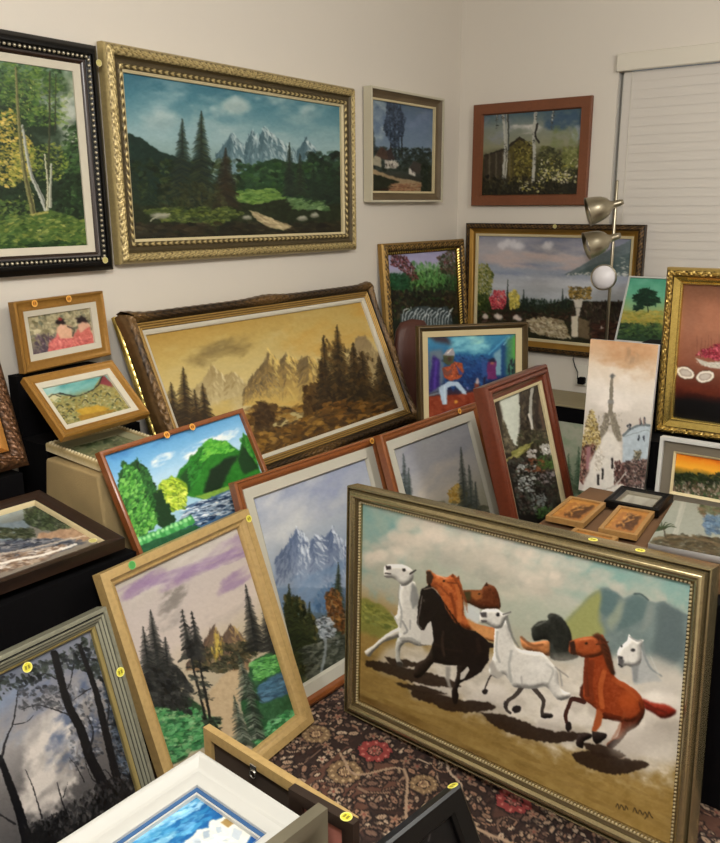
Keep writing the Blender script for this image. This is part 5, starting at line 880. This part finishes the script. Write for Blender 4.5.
# band = (width, z0, z1, bulge, ornament, amplitude, cross points)
F={}
def frame_style(k):
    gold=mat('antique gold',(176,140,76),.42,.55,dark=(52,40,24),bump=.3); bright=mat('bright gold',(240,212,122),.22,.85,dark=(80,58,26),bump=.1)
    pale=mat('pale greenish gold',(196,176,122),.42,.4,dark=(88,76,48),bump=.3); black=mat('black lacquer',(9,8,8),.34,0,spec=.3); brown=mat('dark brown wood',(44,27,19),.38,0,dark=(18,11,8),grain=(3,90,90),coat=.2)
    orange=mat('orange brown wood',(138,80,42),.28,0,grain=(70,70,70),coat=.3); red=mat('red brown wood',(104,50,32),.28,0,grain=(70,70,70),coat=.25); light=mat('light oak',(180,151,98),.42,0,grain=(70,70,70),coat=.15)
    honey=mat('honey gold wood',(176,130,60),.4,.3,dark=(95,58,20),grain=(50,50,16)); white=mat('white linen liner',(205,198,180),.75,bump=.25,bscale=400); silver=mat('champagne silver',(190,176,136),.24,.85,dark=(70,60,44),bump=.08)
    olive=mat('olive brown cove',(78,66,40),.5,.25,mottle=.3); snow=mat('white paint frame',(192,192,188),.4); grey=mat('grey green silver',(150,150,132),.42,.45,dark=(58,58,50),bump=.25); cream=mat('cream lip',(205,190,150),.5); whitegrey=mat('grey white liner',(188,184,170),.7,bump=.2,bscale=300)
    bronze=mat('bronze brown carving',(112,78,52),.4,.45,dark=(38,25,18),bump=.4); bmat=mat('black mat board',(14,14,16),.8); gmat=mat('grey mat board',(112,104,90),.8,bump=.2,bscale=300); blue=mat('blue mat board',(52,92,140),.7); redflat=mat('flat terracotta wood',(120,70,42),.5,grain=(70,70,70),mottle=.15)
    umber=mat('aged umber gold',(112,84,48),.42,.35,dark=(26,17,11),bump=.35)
    T={
    'A':[('frame',black,[(.006,.020,.026,0,None,0,2),(.026,.026,.040,.004,None,0,6)]),('bead_channel',black,[(.020,.030,.024,-.003,'reed',.0015,6)]),('inner_moulding',brown,[(.014,.022,.012,.002,None,0,4)]),('liner',white,[(.024,.012,.004,.001,None,0,3)])],
    'B':[('frame',pale,[(.006,.018,.028,0,None,0,2),(.036,.028,.030,.005,'scroll',.008,12)]),('cove',olive,[(.020,.028,.020,-.004,None,0,5)]),('inner_moulding',pale,[(.018,.020,.018,.004,'leaf',.005,7)]),('lip',cream,[(.010,.016,.010,0,None,0,2)])],
    'C':[('frame',mat('ivory edge',(196,190,168),.5),[(.011,.040,.040,.001,None,0,2)]),('cove',mat('taupe cove',(104,88,64),.6,mottle=.25),[(.036,.032,.008,-.004,None,0,5)]),('lip',cream,[(.010,.012,.010,.001,None,0,2)])],
    'D':[('frame',redflat,[(.004,.018,.022,0,None,0,2),(.050,.022,.018,0,None,0,2),(.006,.016,.006,0,None,0,2)])],
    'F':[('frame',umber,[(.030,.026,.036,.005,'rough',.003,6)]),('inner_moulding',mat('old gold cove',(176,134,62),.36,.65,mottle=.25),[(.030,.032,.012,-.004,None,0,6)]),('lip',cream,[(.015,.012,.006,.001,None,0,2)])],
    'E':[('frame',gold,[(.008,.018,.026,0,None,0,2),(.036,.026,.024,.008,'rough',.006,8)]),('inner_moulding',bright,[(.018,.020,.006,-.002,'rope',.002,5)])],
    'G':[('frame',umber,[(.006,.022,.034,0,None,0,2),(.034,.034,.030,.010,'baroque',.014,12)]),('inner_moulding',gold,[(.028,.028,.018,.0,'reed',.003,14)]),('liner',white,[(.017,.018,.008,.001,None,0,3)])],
    'Yt':[('frame',honey,[(.005,.018,.024,0,None,0,2),(.024,.024,.014,-.003,None,0,5),(.006,.016,.014,.001,None,0,2)]),('liner',white,[(.020,.014,.006,0,None,0,2)])],
    'Yb':[('frame',honey,[(.005,.016,.022,0,None,0,2),(.018,.022,.014,-.002,None,0,5),(.005,.016,.012,.001,None,0,2)]),('liner',white,[(.018,.012,.006,0,None,0,2)])],
    'BX':[('frame',mat('cream rope gilding',(232,220,184),.5,0,dark=(178,158,112)),[(.018,.014,.014,.004,'rope',.005,8)]),('liner',mat('sage liner',(150,148,116),.7),[(.026,.012,.002,0,None,0,2)])],
    'Z':[('frame',bronze,[(.006,.02,.03,0,None,0,2),(.052,.03,.03,.01,'scroll',.012,12)]),('inner_moulding',mat('copper gold',(178,126,62),.35,.7),[(.022,.034,.016,-.002,None,0,6)]),('mat_board',bmat,[(.070,.008,.006,0,None,0,2)])],
    'AA':[('frame',brown,[(.038,.024,.014,.002,'reed',.001,8)]),('lip',cream,[(.004,.014,.006,0,None,0,2)])],
    'L':[('frame',orange,[(.015,.014,.012,.003,None,0,5)])],
    'K':[('frame',orange,[(.006,.020,.026,0,None,0,2),(.003,.020,.020,-.001,None,0,2),(.023,.026,.014,.003,None,0,7)]),('liner',whitegrey,[(.036,.016,.012,0,None,0,2),(.006,.014,.004,0,None,0,2)])],
    'I':[('frame',red,[(.014,.018,.026,.006,None,0,7),(.003,.018,.018,-.002,None,0,2),(.015,.024,.028,.005,None,0,7),(.003,.020,.020,-.002,None,0,2),(.023,.026,.012,-.003,None,0,5)]),('lip',cream,[(.012,.014,.008,.001,None,0,2)])],
    'H':[('frame',mat('brown gold frame',(92,74,46),.4,.35,mottle=.3),[(.010,.026,.034,.002,None,0,4),(.018,.032,.016,-.002,None,0,5)]),('liner',mat('warm cream liner',(205,188,146),.7,bump=.2,bscale=300),[(.028,.016,.008,0,None,0,3)])],
    'M':[('frame',light,[(.024,.026,.026,.001,None,0,3),(.016,.024,.012,-.002,None,0,4),(.006,.014,.006,.001,None,0,2)])],
    'N':[('frame',grey,[(.010,.026,.026,.001,None,0,3)]),('black_line',black,[(.003,.022,.022,0,None,0,2)]),('inner_moulding',grey,[(.022,.028,.014,.002,'reed',.0008,12)]),('lip',mat('dull gold lip',(168,152,98),.4,.5),[(.007,.014,.008,.001,None,0,3)])],
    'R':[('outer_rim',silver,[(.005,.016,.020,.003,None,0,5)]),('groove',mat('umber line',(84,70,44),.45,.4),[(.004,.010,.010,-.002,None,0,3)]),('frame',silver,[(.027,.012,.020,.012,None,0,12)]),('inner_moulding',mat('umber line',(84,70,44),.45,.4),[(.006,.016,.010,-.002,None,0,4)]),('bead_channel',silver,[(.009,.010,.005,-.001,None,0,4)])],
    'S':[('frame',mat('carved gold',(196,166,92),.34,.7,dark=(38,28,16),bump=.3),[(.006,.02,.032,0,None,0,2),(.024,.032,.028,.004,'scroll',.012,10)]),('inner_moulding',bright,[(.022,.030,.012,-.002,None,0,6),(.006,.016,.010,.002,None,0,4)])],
    'T':[('frame',snow,[(.012,.024,.022,.001,None,0,3)]),('mat_board',gmat,[(.034,.008,.008,0,None,0,1)]),('lip',cream,[(.007,.012,.006,.001,None,0,2)])],
    'O':[('frame',snow,[(.010,.030,.036,.003,None,0,4),(.026,.036,.020,-.001,None,0,6),(.022,.022,.016,.002,None,0,5)]),('mat_board',blue,[(.007,.010,.009,0,None,0,1)]),('lip',snow,[(.003,.007,.006,0,None,0,1)])],
    'Q':[('frame',black,[(.006,.014,.018,0,None,0,2),(.034,.018,.014,0,None,0,2),(.005,.012,.006,0,None,0,2)])],
    'P':[('frame',light,[(.024,.004,.004,.001,None,0,3)])],
    'P2':[('frame',mat('dark umber wood',(46,34,27),.45),[(.030,.010,.006,.002,None,0,4)])],
    'GS':[('frame',mat('grey brown moulding',(122,116,98),.4,.3,mottle=.3),[(.050,.014,.004,.006,None,0,6)])],
    'V':[('frame',snow,[(.008,.006,.006,0,None,0,1)])],
    'W':[('frame',mat('honey plaque edge',(156,118,68),.5,grain=(80,80,20)),[(.012,.004,.004,.001,None,0,3)])],
    'W3g':[('frame',bright,[(.006,.008,.014,0,None,0,2),(.034,.014,.006,.001,'leaf',.004,8)])],
    'W3':[('frame',black,[(.008,.012,.016,.001,None,0,3),(.020,.016,.006,-.001,None,0,4)]),('lip',mat('silver lip',(170,165,150),.3,.8),[(.007,.010,.004,.001,None,0,2)])],
    }
    return T[k]
def painting(key,name,label,art,style=None,cat='painting',t=.03,group=None,gain=1.0,S=2.2,res=1.35,scol=None,back=True,canvas_name='canvas',maxn=620):
    side,q,fw,quad,st=SPEC[key]; x,y,z,w,h,yaw,lean,roll=q
    a,u,n=axes(side,yaw,lean,roll); root=empty(name); M=Matrix.Identity(4)
    for i in range(3): M[i][0]=a[i]; M[i][1]=u[i]; M[i][2]=n[i]; M[i][3]=(x,y,z)[i]
    root.matrix_world=M; tag(root,label,cat,group)
    zc=-.012; ztop=0
    if style:
        fs=frame_style(style); zmax=max(max(b[1],b[2])+max(0,b[3])+ (b[5] or 0)*.6 for _,_,bs in fs for b in bs); d=0; t=max(t,zmax+.009)
        for pn,m,bs in fs:
            bs=[(bw,z0-zmax,z1-zmax,bu,ok,am,k) for bw,z0,z1,bu,ok,am,k in bs]
            o,d2=ring(pn,w,h,bs,-t if d==0 else -zmax-.006,m,root,d,swell=.012 if (style=='G' and d==0) else 0.0)
            if pn=='bead_channel':
                r=.0062 if key=='A' else .0034; sp=.0175 if key=='A' else .0095; dc=(d+d2)/2; B=MB(); zb=(bs[0][1]+bs[0][2])/2+r*.35
                for sd in range(4):
                    L=(w if sd%2==0 else h)-2*dc; nb=int(L/sp)
                    for i in range(nb): 
                        s=dc+(i+.5)*L/nb; p=[(s,dc),(w-dc,s),(w-s,h-dc),(dc,h-s)][sd]; B.sphere((p[0],p[1],zb),r,6,5)
                tag(B.build('beading',mat('pearl beads',(190,182,160),.3,.7) if key=='A' else mat('beads',(205,192,158),.35,.8),root,True),kind='stuff')
            d=d2
        zc=-zmax-.002; inner=d
        if back: MB().box((.012,.012,-t-.004),(w-.012,h-.012,zc-.003)).build('backing_board',mat('brown backing board',(60,46,34),.9,mottle=.2),root)
        if art: canvas(canvas_name,w,h,inner-.002,zc,quad,art,root,S,res,0,gain,maxn)
    else:
        canvas(canvas_name,w,h,0,0,quad,art,root,S,res,t,gain)
    for i,p in enumerate(st):
        c=(scol[i] if scol else 'yellow')
        if len(p)==3: sticker(root,(p[0],h,-max(.008,t*.5),1),c)
        else:
            p=(min(max(p[0],.012),w-.012),min(max(p[1],.012),h-.012)); sticker(root,(p[0],p[1],.0008),c)
    return root
painting('A','framed_painting','birch forest painting in a black beaded frame, hung at the far left of the wall','birch_forest','A',t=.034,scol=['pale','pale'])
painting('B','framed_painting','large mountain lake and firs painting in carved pale gold frame, hung high on left wall','mountain_firs','B',S=3,res=1.8,t=.034)
painting('C','framed_painting','small cottages under blue trees in an ivory edged box frame on the wall','cottages','C',S=3,res=1.8,t=.034)
painting('D','framed_painting','birch trees and cabin painting in a flat terracotta brown frame on the wall','birch_cabin','D',S=3,res=1.8,t=.03)
painting('F','framed_painting','wide lake terrace with stone urn in a dark gold frame, low on the back wall','lake_terrace','F',S=3,res=1.8,t=.038,scol=['pale'])
painting('E','framed_painting','red blossom garden with waterfall in a rough gold frame leaning in the corner','flower_falls','E',S=3,res=1.8,t=.03)
painting('G','framed_painting','wide golden mountain and pines painting in baroque umber frame with white liner','golden_mountains','G',t=.045,S=2.2)
painting('Yt','framed_painting','small painting of two seated ladies in pink dresses, honey gold frame','pink_ladies','Yt',S=3,res=1.8,t=.025,scol=['orange','orange'])
painting('Yb','framed_painting','small hillside village under a teal sky in honey frame, tilted below the pink ladies','village_fields','Yb',S=3,res=1.8,t=.025)
painting('BX','framed_painting','small sage green landscape with cream rope edge lying on the beige linen box','grey_harbour','BX',t=.016)
painting('Z','framed_picture','black matted print in carved bronze frame, cut off at the left edge','black_mat_print','Z',t=.035,canvas_name='print')
painting('AA','framed_painting','rocky shore painting in dark brown frame lying on the black clothed table','rocky_shore','AA',t=.028,scol=['pale'])
painting('L','framed_painting','bright green hills and round yellow bush painting in thin orange wood frame','green_hills','L',S=3,res=1.8,t=.022,scol=['orange','orange'])
painting('K','framed_painting','misty blue snow peaks painting with grey white liner in orange wood frame','misty_peaks','K',t=.02,scol=['orange'])
painting('J','framed_painting','pale grey sky with misty firs and yellow bush, orange wood frame','misty_firs','K',S=3,res=1.8,t=.03,scol=['orange'])
painting('I','framed_painting','dark painting of flowers and tree trunks in a stepped red brown frame','flower_arch','I',S=3,res=1.8,t=.06)
painting('H','framed_painting','blue scene of a dancer in orange coat and pale trousers, cream liner','dancers','H',S=3,res=1.8,t=.034)
painting('M','framed_painting','purple sky with black firs and a green lakeshore in a light oak frame','purple_lake','M',t=.02,scol=['yellow','green'])
painting('N','framed_painting','grey moonlit woods with bare black trunks in a grey silver frame','dark_woods','N',t=.03,scol=['yellow','yellow'])
painting('R','framed_painting','very large painting of eight galloping horses in champagne silver frame','horses','R',t=.062,S=3.4,res=1.75,maxn=760,scol=['yellow','yellow'])
painting('S','framed_painting','still life with split coconuts and red fruit bowl in carved gold frame','coconut_still','S',S=3,res=1.8,t=.04)
painting('T','framed_painting','orange sunset over trees with grey mat in white frame at right edge','orange_sunset','T',t=.028)
painting('U','canvas_painting','tall unframed pale canvas of a Paris street and iron tower','paris',None,S=3,res=1.8,t=.02)
painting('V','canvas_painting','small green canvas of one dark palm tree with white border','palm_canvas','V',S=3,res=1.8,t=.016)
painting('ZG','canvas_painting','pale grey green meadow canvas half hidden behind the tall Paris canvas','pale_meadow',None,t=.02)
painting('O','framed_painting','blue sea and white island houses in a broad white frame, lying flat','island_houses','O',t=.036,res=1.2)
r=painting('P','framed_canvas_back','light oak frame standing on edge with its back turned, hanging ring showing',None,'P',t=.018)
MB().lathe([(.0085,-.0015),(.0105,0),(.0085,.0015),(.0065,0),(.0085,-.0015)],o=(.17,.470,.0075),n=16,cap=False).build('hanging_ring',mat('nickel',(190,188,180),.25,.95),r,True)
MB().box((.160,.476,.004),(.180,.492,.0065),.001).build('ring_plate',MATS['nickel'],r)
painting('P2','framed_picture','dark brown framed picture with pink panel standing behind the light oak frame','pink_panel','P2',t=.02,canvas_name='panel')
painting('GS','framed_picture','grey brown moulding frame standing on edge beside the white frame','grey_print','GS',t=.025,canvas_name='print')
painting('Q','framed_picture','glossy black frame standing on the rug in front of the horses','night_print','Q',t=.028,canvas_name='print')
painting('W1','carved_plaque','honey wood carved plaque, nearest the red brown frame on the right table','wood_scene','W',cat='plaque',t=.018,canvas_name='carved_scene')
painting('W2','carved_plaque','honey wood carved plaque beside the palm coast canvas on the right table','wood_scene','W',cat='plaque',t=.018,canvas_name='carved_scene')
painting('W3','framed_picture','small black frame with silver lip lying flat under the Paris canvas','silver_print','W3',t=.02,canvas_name='print')
painting('W4','canvas_painting','palm coast canvas in grey and brown lying flat at the right edge','palm_coast',None,t=.02)

painting('G2','framed_painting','gilded frame almost hidden, standing behind the golden mountain painting',None,'W3g',t=.02)
painting('W5','carved_plaque','carved wood plaque mostly hidden behind the top rail of the horse frame','wood_scene','W',cat='plaque',t=.018,canvas_name='carved_scene')

# ---------------------------------------------------------------- room shell
wallm=mat('warm white wall',(217,210,199),.85,bump=.06,bscale=120); RX,RY,RZ=4.7,-7.0,2.86
WX0,WX1,WZ0,WZ1=.945,2.75,.86,2.352
struct(MB().box((-.12,RY,0),(0,.12,RZ)).build('wall_left',wallm))
b=MB().box((0,0,0),(WX0,.12,RZ)).box((WX1,0,0),(RX,.12,RZ)).box((WX0,0,0),(WX1,.12,WZ0)).box((WX0,0,WZ1),(WX1,.12,RZ)); struct(b.build('wall_back',wallm))
struct(MB().box((RX,RY,0),(RX+.12,.12,RZ)).build('wall_right',wallm)); struct(MB().box((-.12,RY-.12,0),(RX+.12,RY,RZ)).build('wall_front',wallm))
struct(MB().box((-.12,RY-.12,-.1),(RX+.12,.12,-.0105)).build('floor',mat('dark boards',(92,66,46),.5,grain=(4,60,60))))
struct(MB().box((-.12,RY-.12,RZ),(RX+.12,.12,RZ+.1)).build('ceiling',mat('white ceiling',(225,220,208),.9)))
struct(MB().box((0,RY,-.01),(.014,0,.09),.003).build('baseboard_left',mat('white trim',(222,218,206),.5))); struct(MB().box((.014,-.014,-.01),(RX,0,.09),.003).build('baseboard_back',MATS['white trim']))
win=struct(MB().box((WX0,.075,WZ0),(WX0+.035,.11,WZ1)).box((WX1-.035,.075,WZ0),(WX1,.11,WZ1)).box((WX0+.035,.075,WZ0),(WX1-.035,.11,WZ0+.035)).box((WX0+.035,.075,WZ1-.035),(WX1-.035,.11,WZ1)).box((1.83,.075,WZ0+.035),(1.865,.11,WZ1-.035)).build('window_1',MATS['white trim']))
gl=mat('window glass',(200,210,210),.05); gl.node_tree.nodes['Principled BSDF'].inputs['Transmission Weight'].default_value=.9
MB().box((WX0+.035,.09,WZ0+.035),(1.83,.095,WZ1-.035)).box((1.865,.09,WZ0+.035),(WX1-.035,.095,WZ1-.035)).build('window_pane',gl,win)
MB().box((WX0-.02,-.04,WZ0-.022),(WX1+.02,.12,WZ0),.004).build('window_sill',MATS['white trim'],win)
# blind: valance, closed slats, ladder cords
bl=tag(empty('window_blind',(WX0,0,WZ0)),'closed white slatted blind filling the window at upper right','blind'); slm=mat('white blind slat',(208,202,194),.55); h=WZ1-WZ0; wv=WX1-WX0
MB().box((-.004,-.030,h-.068),(wv+.01,.004,h+.018),.004).build('valance',mat('ivory valance',(216,210,196),.5),bl)
MB().box((.02,.006,h-.06),(wv-.01,.055,h-.012)).build('headrail',MATS['white trim'],bl)
ns=31; pitch=(h-.10)/ns
for i in range(ns):
    z=.03+i*pitch; o=MB().add([(.024,.018,z-.002),(wv-.012,.018,z-.002),(wv-.012,.0212,z+pitch+.002),(.024,.0212,z+pitch+.002),(.024,.0188,z-.002),(wv-.012,.0188,z-.002),(wv-.012,.0220,z+pitch+.002),(.024,.0220,z+pitch+.002)],[(0,1,2,3),(7,6,5,4),(0,4,5,1),(3,2,6,7),(0,3,7,4),(1,5,6,2)]).build('slat',slm,bl)
MB().box((.022,.012,.004),(wv-.012,.04,.024),.003).build('bottom_rail',slm,bl)
b=MB()
for x in (.07,.62,1.18,1.72): b.tube([(x,.014,.02),(x,.014,h-.06)],.0012,6)
b.build('ladder_cord',MATS['white trim'],bl)

# ---------------------------------------------------------------- rug
RUGX,RUGY=1.247,2.571
def rug():
    sh=Sheet([(0,0),(90,0),(90,60),(0,60)],4,7); art_rug_tile(sh); T=sh.a[12:251,12:371]; n,nw=T.shape[:2]
    x0,x1,y0,y1=.95,3.55,-5.4,-.80; step=.0048; nx=int((x1-x0)/step); ny=int((y1-y0)/step)
    X=np.linspace(x0,x1,nx); Y=np.linspace(y1,y0,ny); ix=(((X-RUGX)%.9)/.9*nw).astype(int)%nw; iy=(((-Y-RUGY)%.6)/.6*n).astype(int)%n; c=T[iy][:,ix]
    root=tag(empty('patterned_rug',(0,0,0)),'dark floral rug with red rosettes and tan vines lying on the floor','rug')
    grid('pile',x0,y1,x1-x0,y1-y0,-.0008,nx,ny,c,root,.008,1.5,paint_mat('wool pile',.95,.5))
    MB().box((x0-.02,y0-.02,-.0104),(x1+.02,y1+.02,-.0035)).build('border',mat('rug border',(96,36,34),.95),root)
rug()
for o in bpy.data.objects: pass

# ---------------------------------------------------------------- tables and display steps under black cloth
cloth=mat('black cloth',(7,6,8),.95,bump=.4,bscale=30,spec=.12)
def draped(name,label,cat,a,b,lip=None,folds=.012,fmat=None):
    """a low table fully covered by a cloth that falls to the floor in soft folds"""
    root=tag(empty(name,((a[0]+b[0])/2,(a[1]+b[1])/2,a[2])),label,cat); cx,cy=(a[0]+b[0])/2,(a[1]+b[1])/2
    x0,y0,x1,y1=a[0]-cx,a[1]-cy,b[0]-cx,b[1]-cy; H=b[2]-a[2]; P=[]
    def side(p,q,n): 
        for i in range(n): t=i/n; P.append((p[0]+(q[0]-p[0])*t,p[1]+(q[1]-p[1])*t,(q[1]-p[1],-(q[0]-p[0]))))
    k=lambda L:max(6,int(L/.03))
    side((x0,y0),(x1,y0),k(x1-x0)); side((x1,y0),(x1,y1),k(y1-y0)); side((x1,y1),(x0,y1),k(x1-x0)); side((x0,y1),(x0,y0),k(y1-y0))
    V=[];n=len(P);lv=[(0,1.0),(.08,.9),(.3,.6),(.6,.3),(1,0)]
    for t,_ in [(0,0),(.06,0),(.3,0),(.65,0),(1,0)]:
        for i,(x,y,nn) in enumerate(P):
            l=math.hypot(*nn); w=-folds*t*(.5+.5*math.sin(i*1.3)+.3*math.sin(i*.47)); V.append((x+nn[0]/l*w*1,y+nn[1]/l*w*1,H*(1-t)+.0))
    F=[(r*n+i,(r+1)*n+i,(r+1)*n+(i+1)%n,r*n+(i+1)%n) for r in range(4) for i in range(n)]+[tuple(range(n))]+[tuple(range(5*n-1,4*n-1,-1))]
    o=mesh('cloth_cover',V,F,fmat or cloth,root)
    if lip: MB().box((x0-.004,y0-.006,H),(x1+.004,y1,H+.011),.003).build('table_top',lip,root)
    return root
draped('display_table','low table under black cloth, beneath the rocky shore painting','table',(.018,-4.7,-.0105),(.80,-3.17,.668))
draped('display_step','black clothed step on the left table, behind the bronze framed print','riser',(.018,-4.4,.669),(.28,-3.18,.806))
draped('display_bench','long black clothed bench under the golden mountain painting','bench',(.018,-3.10,-.0105),(.56,-.45,.526))
draped('display_bench','low black clothed step carrying the green hills painting','bench',(.572,-3.13,-.0105),(.80,-2.10,.470))
draped('display_bench','black clothed stand beneath the blue dancer painting','bench',(.572,-1.29,-.0105),(.925,-.75,.558))
draped('side_table','narrow table with pale wooden top and black cloth against the back wall','table',(.62,-.37,-.0105),(1.05,-.02,.552),lip=mat('pale table top',(150,138,106),.5,grain=(10,60,60)))
draped('display_table','table under black cloth carrying the carved plaques and the Paris canvas','table',(1.60,-2.42,0),(2.75,-1.60,.602))
draped('display_table','taller black clothed table under the carved gold still life','table',(1.53,-1.585,0),(2.75,-1.05,.775))
draped('display_step','black clothed stand behind the carved gold still life','riser',(1.56,-1.40,.788),(2.70,-1.12,1.075),folds=.004)
draped('display_step','narrow black clothed riser under the pink ladies painting','riser',(.018,-3.04,.527),(.070,-2.72,1.065),folds=.002)
draped('display_step','low black clothed riser behind the beige linen box','riser',(.085,-3.06,.527),(.235,-2.68,.858),folds=.003)
# beige linen box
lb=tag(empty('linen_box',(.40,-2.95,.5275)),'beige linen covered box beside the rocky shore painting, small landscape on its lid','box')
V=[(-.165,-.150,0),(.175,-.150,0),(.175,.145,0),(-.165,.145,0),(-.135,-.137,.300),(.150,-.150,.298),(.150,.137,.298),(-.135,.137,.300)]
o=mesh('body',V,[(3,2,1,0),(4,5,6,7),(0,1,5,4),(1,2,6,5),(2,3,7,6),(3,0,4,7)],mat('beige linen',(178,154,108),.85,bump=.5,bscale=260,mottle=.18),lb)
md=o.modifiers.new('soft','BEVEL'); md.width=.008; md.segments=3
bx=tag(empty('cardboard_box',(2.02,-2.13,.6025)),'flat brown cardboard box under the carved plaques, just behind the horses','box'); MB().box((-.40,-.23,0),(.42,.26,.056),.003).build('body',mat('brown cardboard',(104,74,46),.85,mottle=.25),bx)
# crate under the white frame
cr=tag(empty('black_crate',(1.585,-3.77,0)),'black crate under the white framed island picture','crate'); MB().box((-.115,-.19,0),(.115,.19,.462),.006).build('body',mat('black crate wood',(14,13,13),.6),cr)
# unidentified rounded shape, cushion stand-in, between the golden mountains and the waterfall picture
b=MB(); n=20; V=[]; Fq=[]
for j in range(9):
    f=-PI/2+PI*j/8; 
    for i in range(n):
        a=2*PI*i/n; sg=lambda v,e:math.copysign(abs(v)**e,v)
        V.append((.045*sg(math.cos(f),.7)*sg(math.cos(a),.8)+0,.15*sg(math.cos(f),.55)*sg(math.sin(a),.7),.27*sg(math.sin(f),.75)))
Fq=[(j*n+i,j*n+(i+1)%n,(j+1)*n+(i+1)%n,(j+1)*n+i) for j in range(8) for i in range(n)]
cu=mesh('rounded_brown_shape',V,Fq,mat('reddish brown leather',(78,42,32),.5,bump=.3,bscale=40),None,True); cu.scale=(.9,.85,.92); cu.location=(.29,-.92,.797); cu.rotation_euler=(0,-.12,-.35)
tag(cu,'unidentified rounded reddish brown shape built as a leather cushion behind the corner of the golden mountain frame','unidentified shape')

# ---------------------------------------------------------------- lamp with three spot heads
nick=mat('brushed nickel',(170,162,142),.28,.95,bump=.05); lp=tag(empty('floor_lamp',(1.106,-.36,-.0105)),'brushed nickel pole lamp with three spot heads before the back wall','lamp')
MB().lathe([(.12,0),(.125,.006),(.12,.016),(.03,.024),(.012,.034)],n=36).build('base',nick,lp,True); MB().lathe([(.0078,.03),(.0078,1.735),(.004,1.741)],n=16).build('pole',nick,lp,True)
def head(zj,dirv,name='lamp_head',off=.03,bulb=False,L=.128,R=.070):
    d=Vector(dirv).normalized(); j=Vector((0,-.022,zj)); st=j-d*off
    hd=MB().lathe([(.012,-.045),(.0165,-.03),(.017,-.0),(.022,.014),(.042,.030),(.056,.055),(.064,.085),(R,L),(R+.002,L+.003),(R-.002,L+.001),(R-.008,L-.02),(.050,.055),(.034,.035),(.012,.022)],o=tuple(j+d*.0),ax=tuple(d),n=32).build(name,nick,lp,True)
    MB().lathe([(.011,-.014),(.013,-.010),(.013,.012),(.010,.016)],o=(0,-.004,zj),ax=(0,-1,0),n=18).build('joint',nick,hd,True)
    bm=mat('frosted white bulb',(225,222,226),.25); MB().lathe([(.012,.03),(.034,.045),(.052,.070),(.060,.094),(.052,.112),(.028,.122),(.001,.125)],o=tuple(j),ax=tuple(d),n=28).build('bulb',bm,hd,True)
head(1.625,(-.80,-.45,-.26)); head(1.462,(-.76,-.50,-.30)); h3=head(1.268,(.06,-.95,.06),L=.100,R=.062)
# socket, plug and cable low on the back wall
so=tag(empty('wall_socket',(.86,-.001,.66)),'white wall socket with black plug low on the back wall','socket'); MB().box((-.045,-.010,-.06),(.045,0,.06),.004).build('plate',MATS['white trim'],so); MB().box((-.02,-.05,-.045),(.02,-.010,-.005),.006).build('plug',cloth,so)
cb=MB().tube([(.80,-.012,.79),(.795,-.014,.75),(.81,-.016,.71),(.83,-.02,.68),(.835,-.03,.655),(.84,-.045,.645)],.0032,8).build('power_cable',mat('black rubber',(14,14,14),.5),None,True); tag(cb,'thin black cable hanging below the lake terrace painting','cable')

# ---------------------------------------------------------------- light, world, camera
def area(name,loc,size,power,col,tgt=None,shape='DISK'):
    l=bpy.data.lights.new(name,'AREA'); l.shape=shape; l.size=size; l.energy=power; l.color=col; o=bpy.data.objects.new(name,l); C.objects.link(o); o.location=loc
    if tgt: o.rotation_euler=(Vector(tgt)-Vector(loc)).to_track_quat('-Z','Y').to_euler()
    return o
def overhead_light(loc,power,col,rad=.22):  # unseen point light without a fixture, added overhead to light the walls evenly
    l=bpy.data.lights.new('unseen_overhead_light','POINT'); l.energy=power; l.color=col; l.shadow_soft_size=rad; o=bpy.data.objects.new('unseen_overhead_light',l); C.objects.link(o); o.location=loc
overhead_light((2.5,-4.5,2.52),155,(1,.98,.94)); overhead_light((2.9,-2.1,2.52),66,(1,.98,.94))
w=bpy.data.worlds.new('World'); bpy.context.scene.world=w; w.use_nodes=True; w.node_tree.nodes['Background'].inputs[0].default_value=(.75,.85,1,1); w.node_tree.nodes['Background'].inputs[1].default_value=.35
cam=bpy.data.cameras.new('camera'); co=bpy.data.objects.new('camera',cam); C.objects.link(co); bpy.context.scene.camera=co
f,pitch,yaw,roll=824.5,D(14.45),D(36.4),D(-.37); fw=Vector((-math.sin(yaw)*math.cos(pitch),math.cos(yaw)*math.cos(pitch),-math.sin(pitch))); rr=Vector((math.cos(yaw),math.sin(yaw),0)); uu=rr.cross(fw)
r2=rr*math.cos(roll)+uu*math.sin(roll); u2=uu*math.cos(roll)-rr*math.sin(roll); M=Matrix.Identity(4)
for i in range(3): M[i][0]=r2[i]; M[i][1]=u2[i]; M[i][2]=-fw[i]; M[i][3]=(2.594,-4.535,1.6)[i]
co.matrix_world=M; cam.sensor_fit='HORIZONTAL'; cam.sensor_width=36; cam.lens=f/720*36; cam.clip_start=.05
S_=bpy.context.scene; S_.view_settings.view_transform='Standard'; S_.view_settings.look='None'; S_.view_settings.gamma=1; S_.view_settings.use_curve_mapping=False; S_.view_settings.exposure=0.0
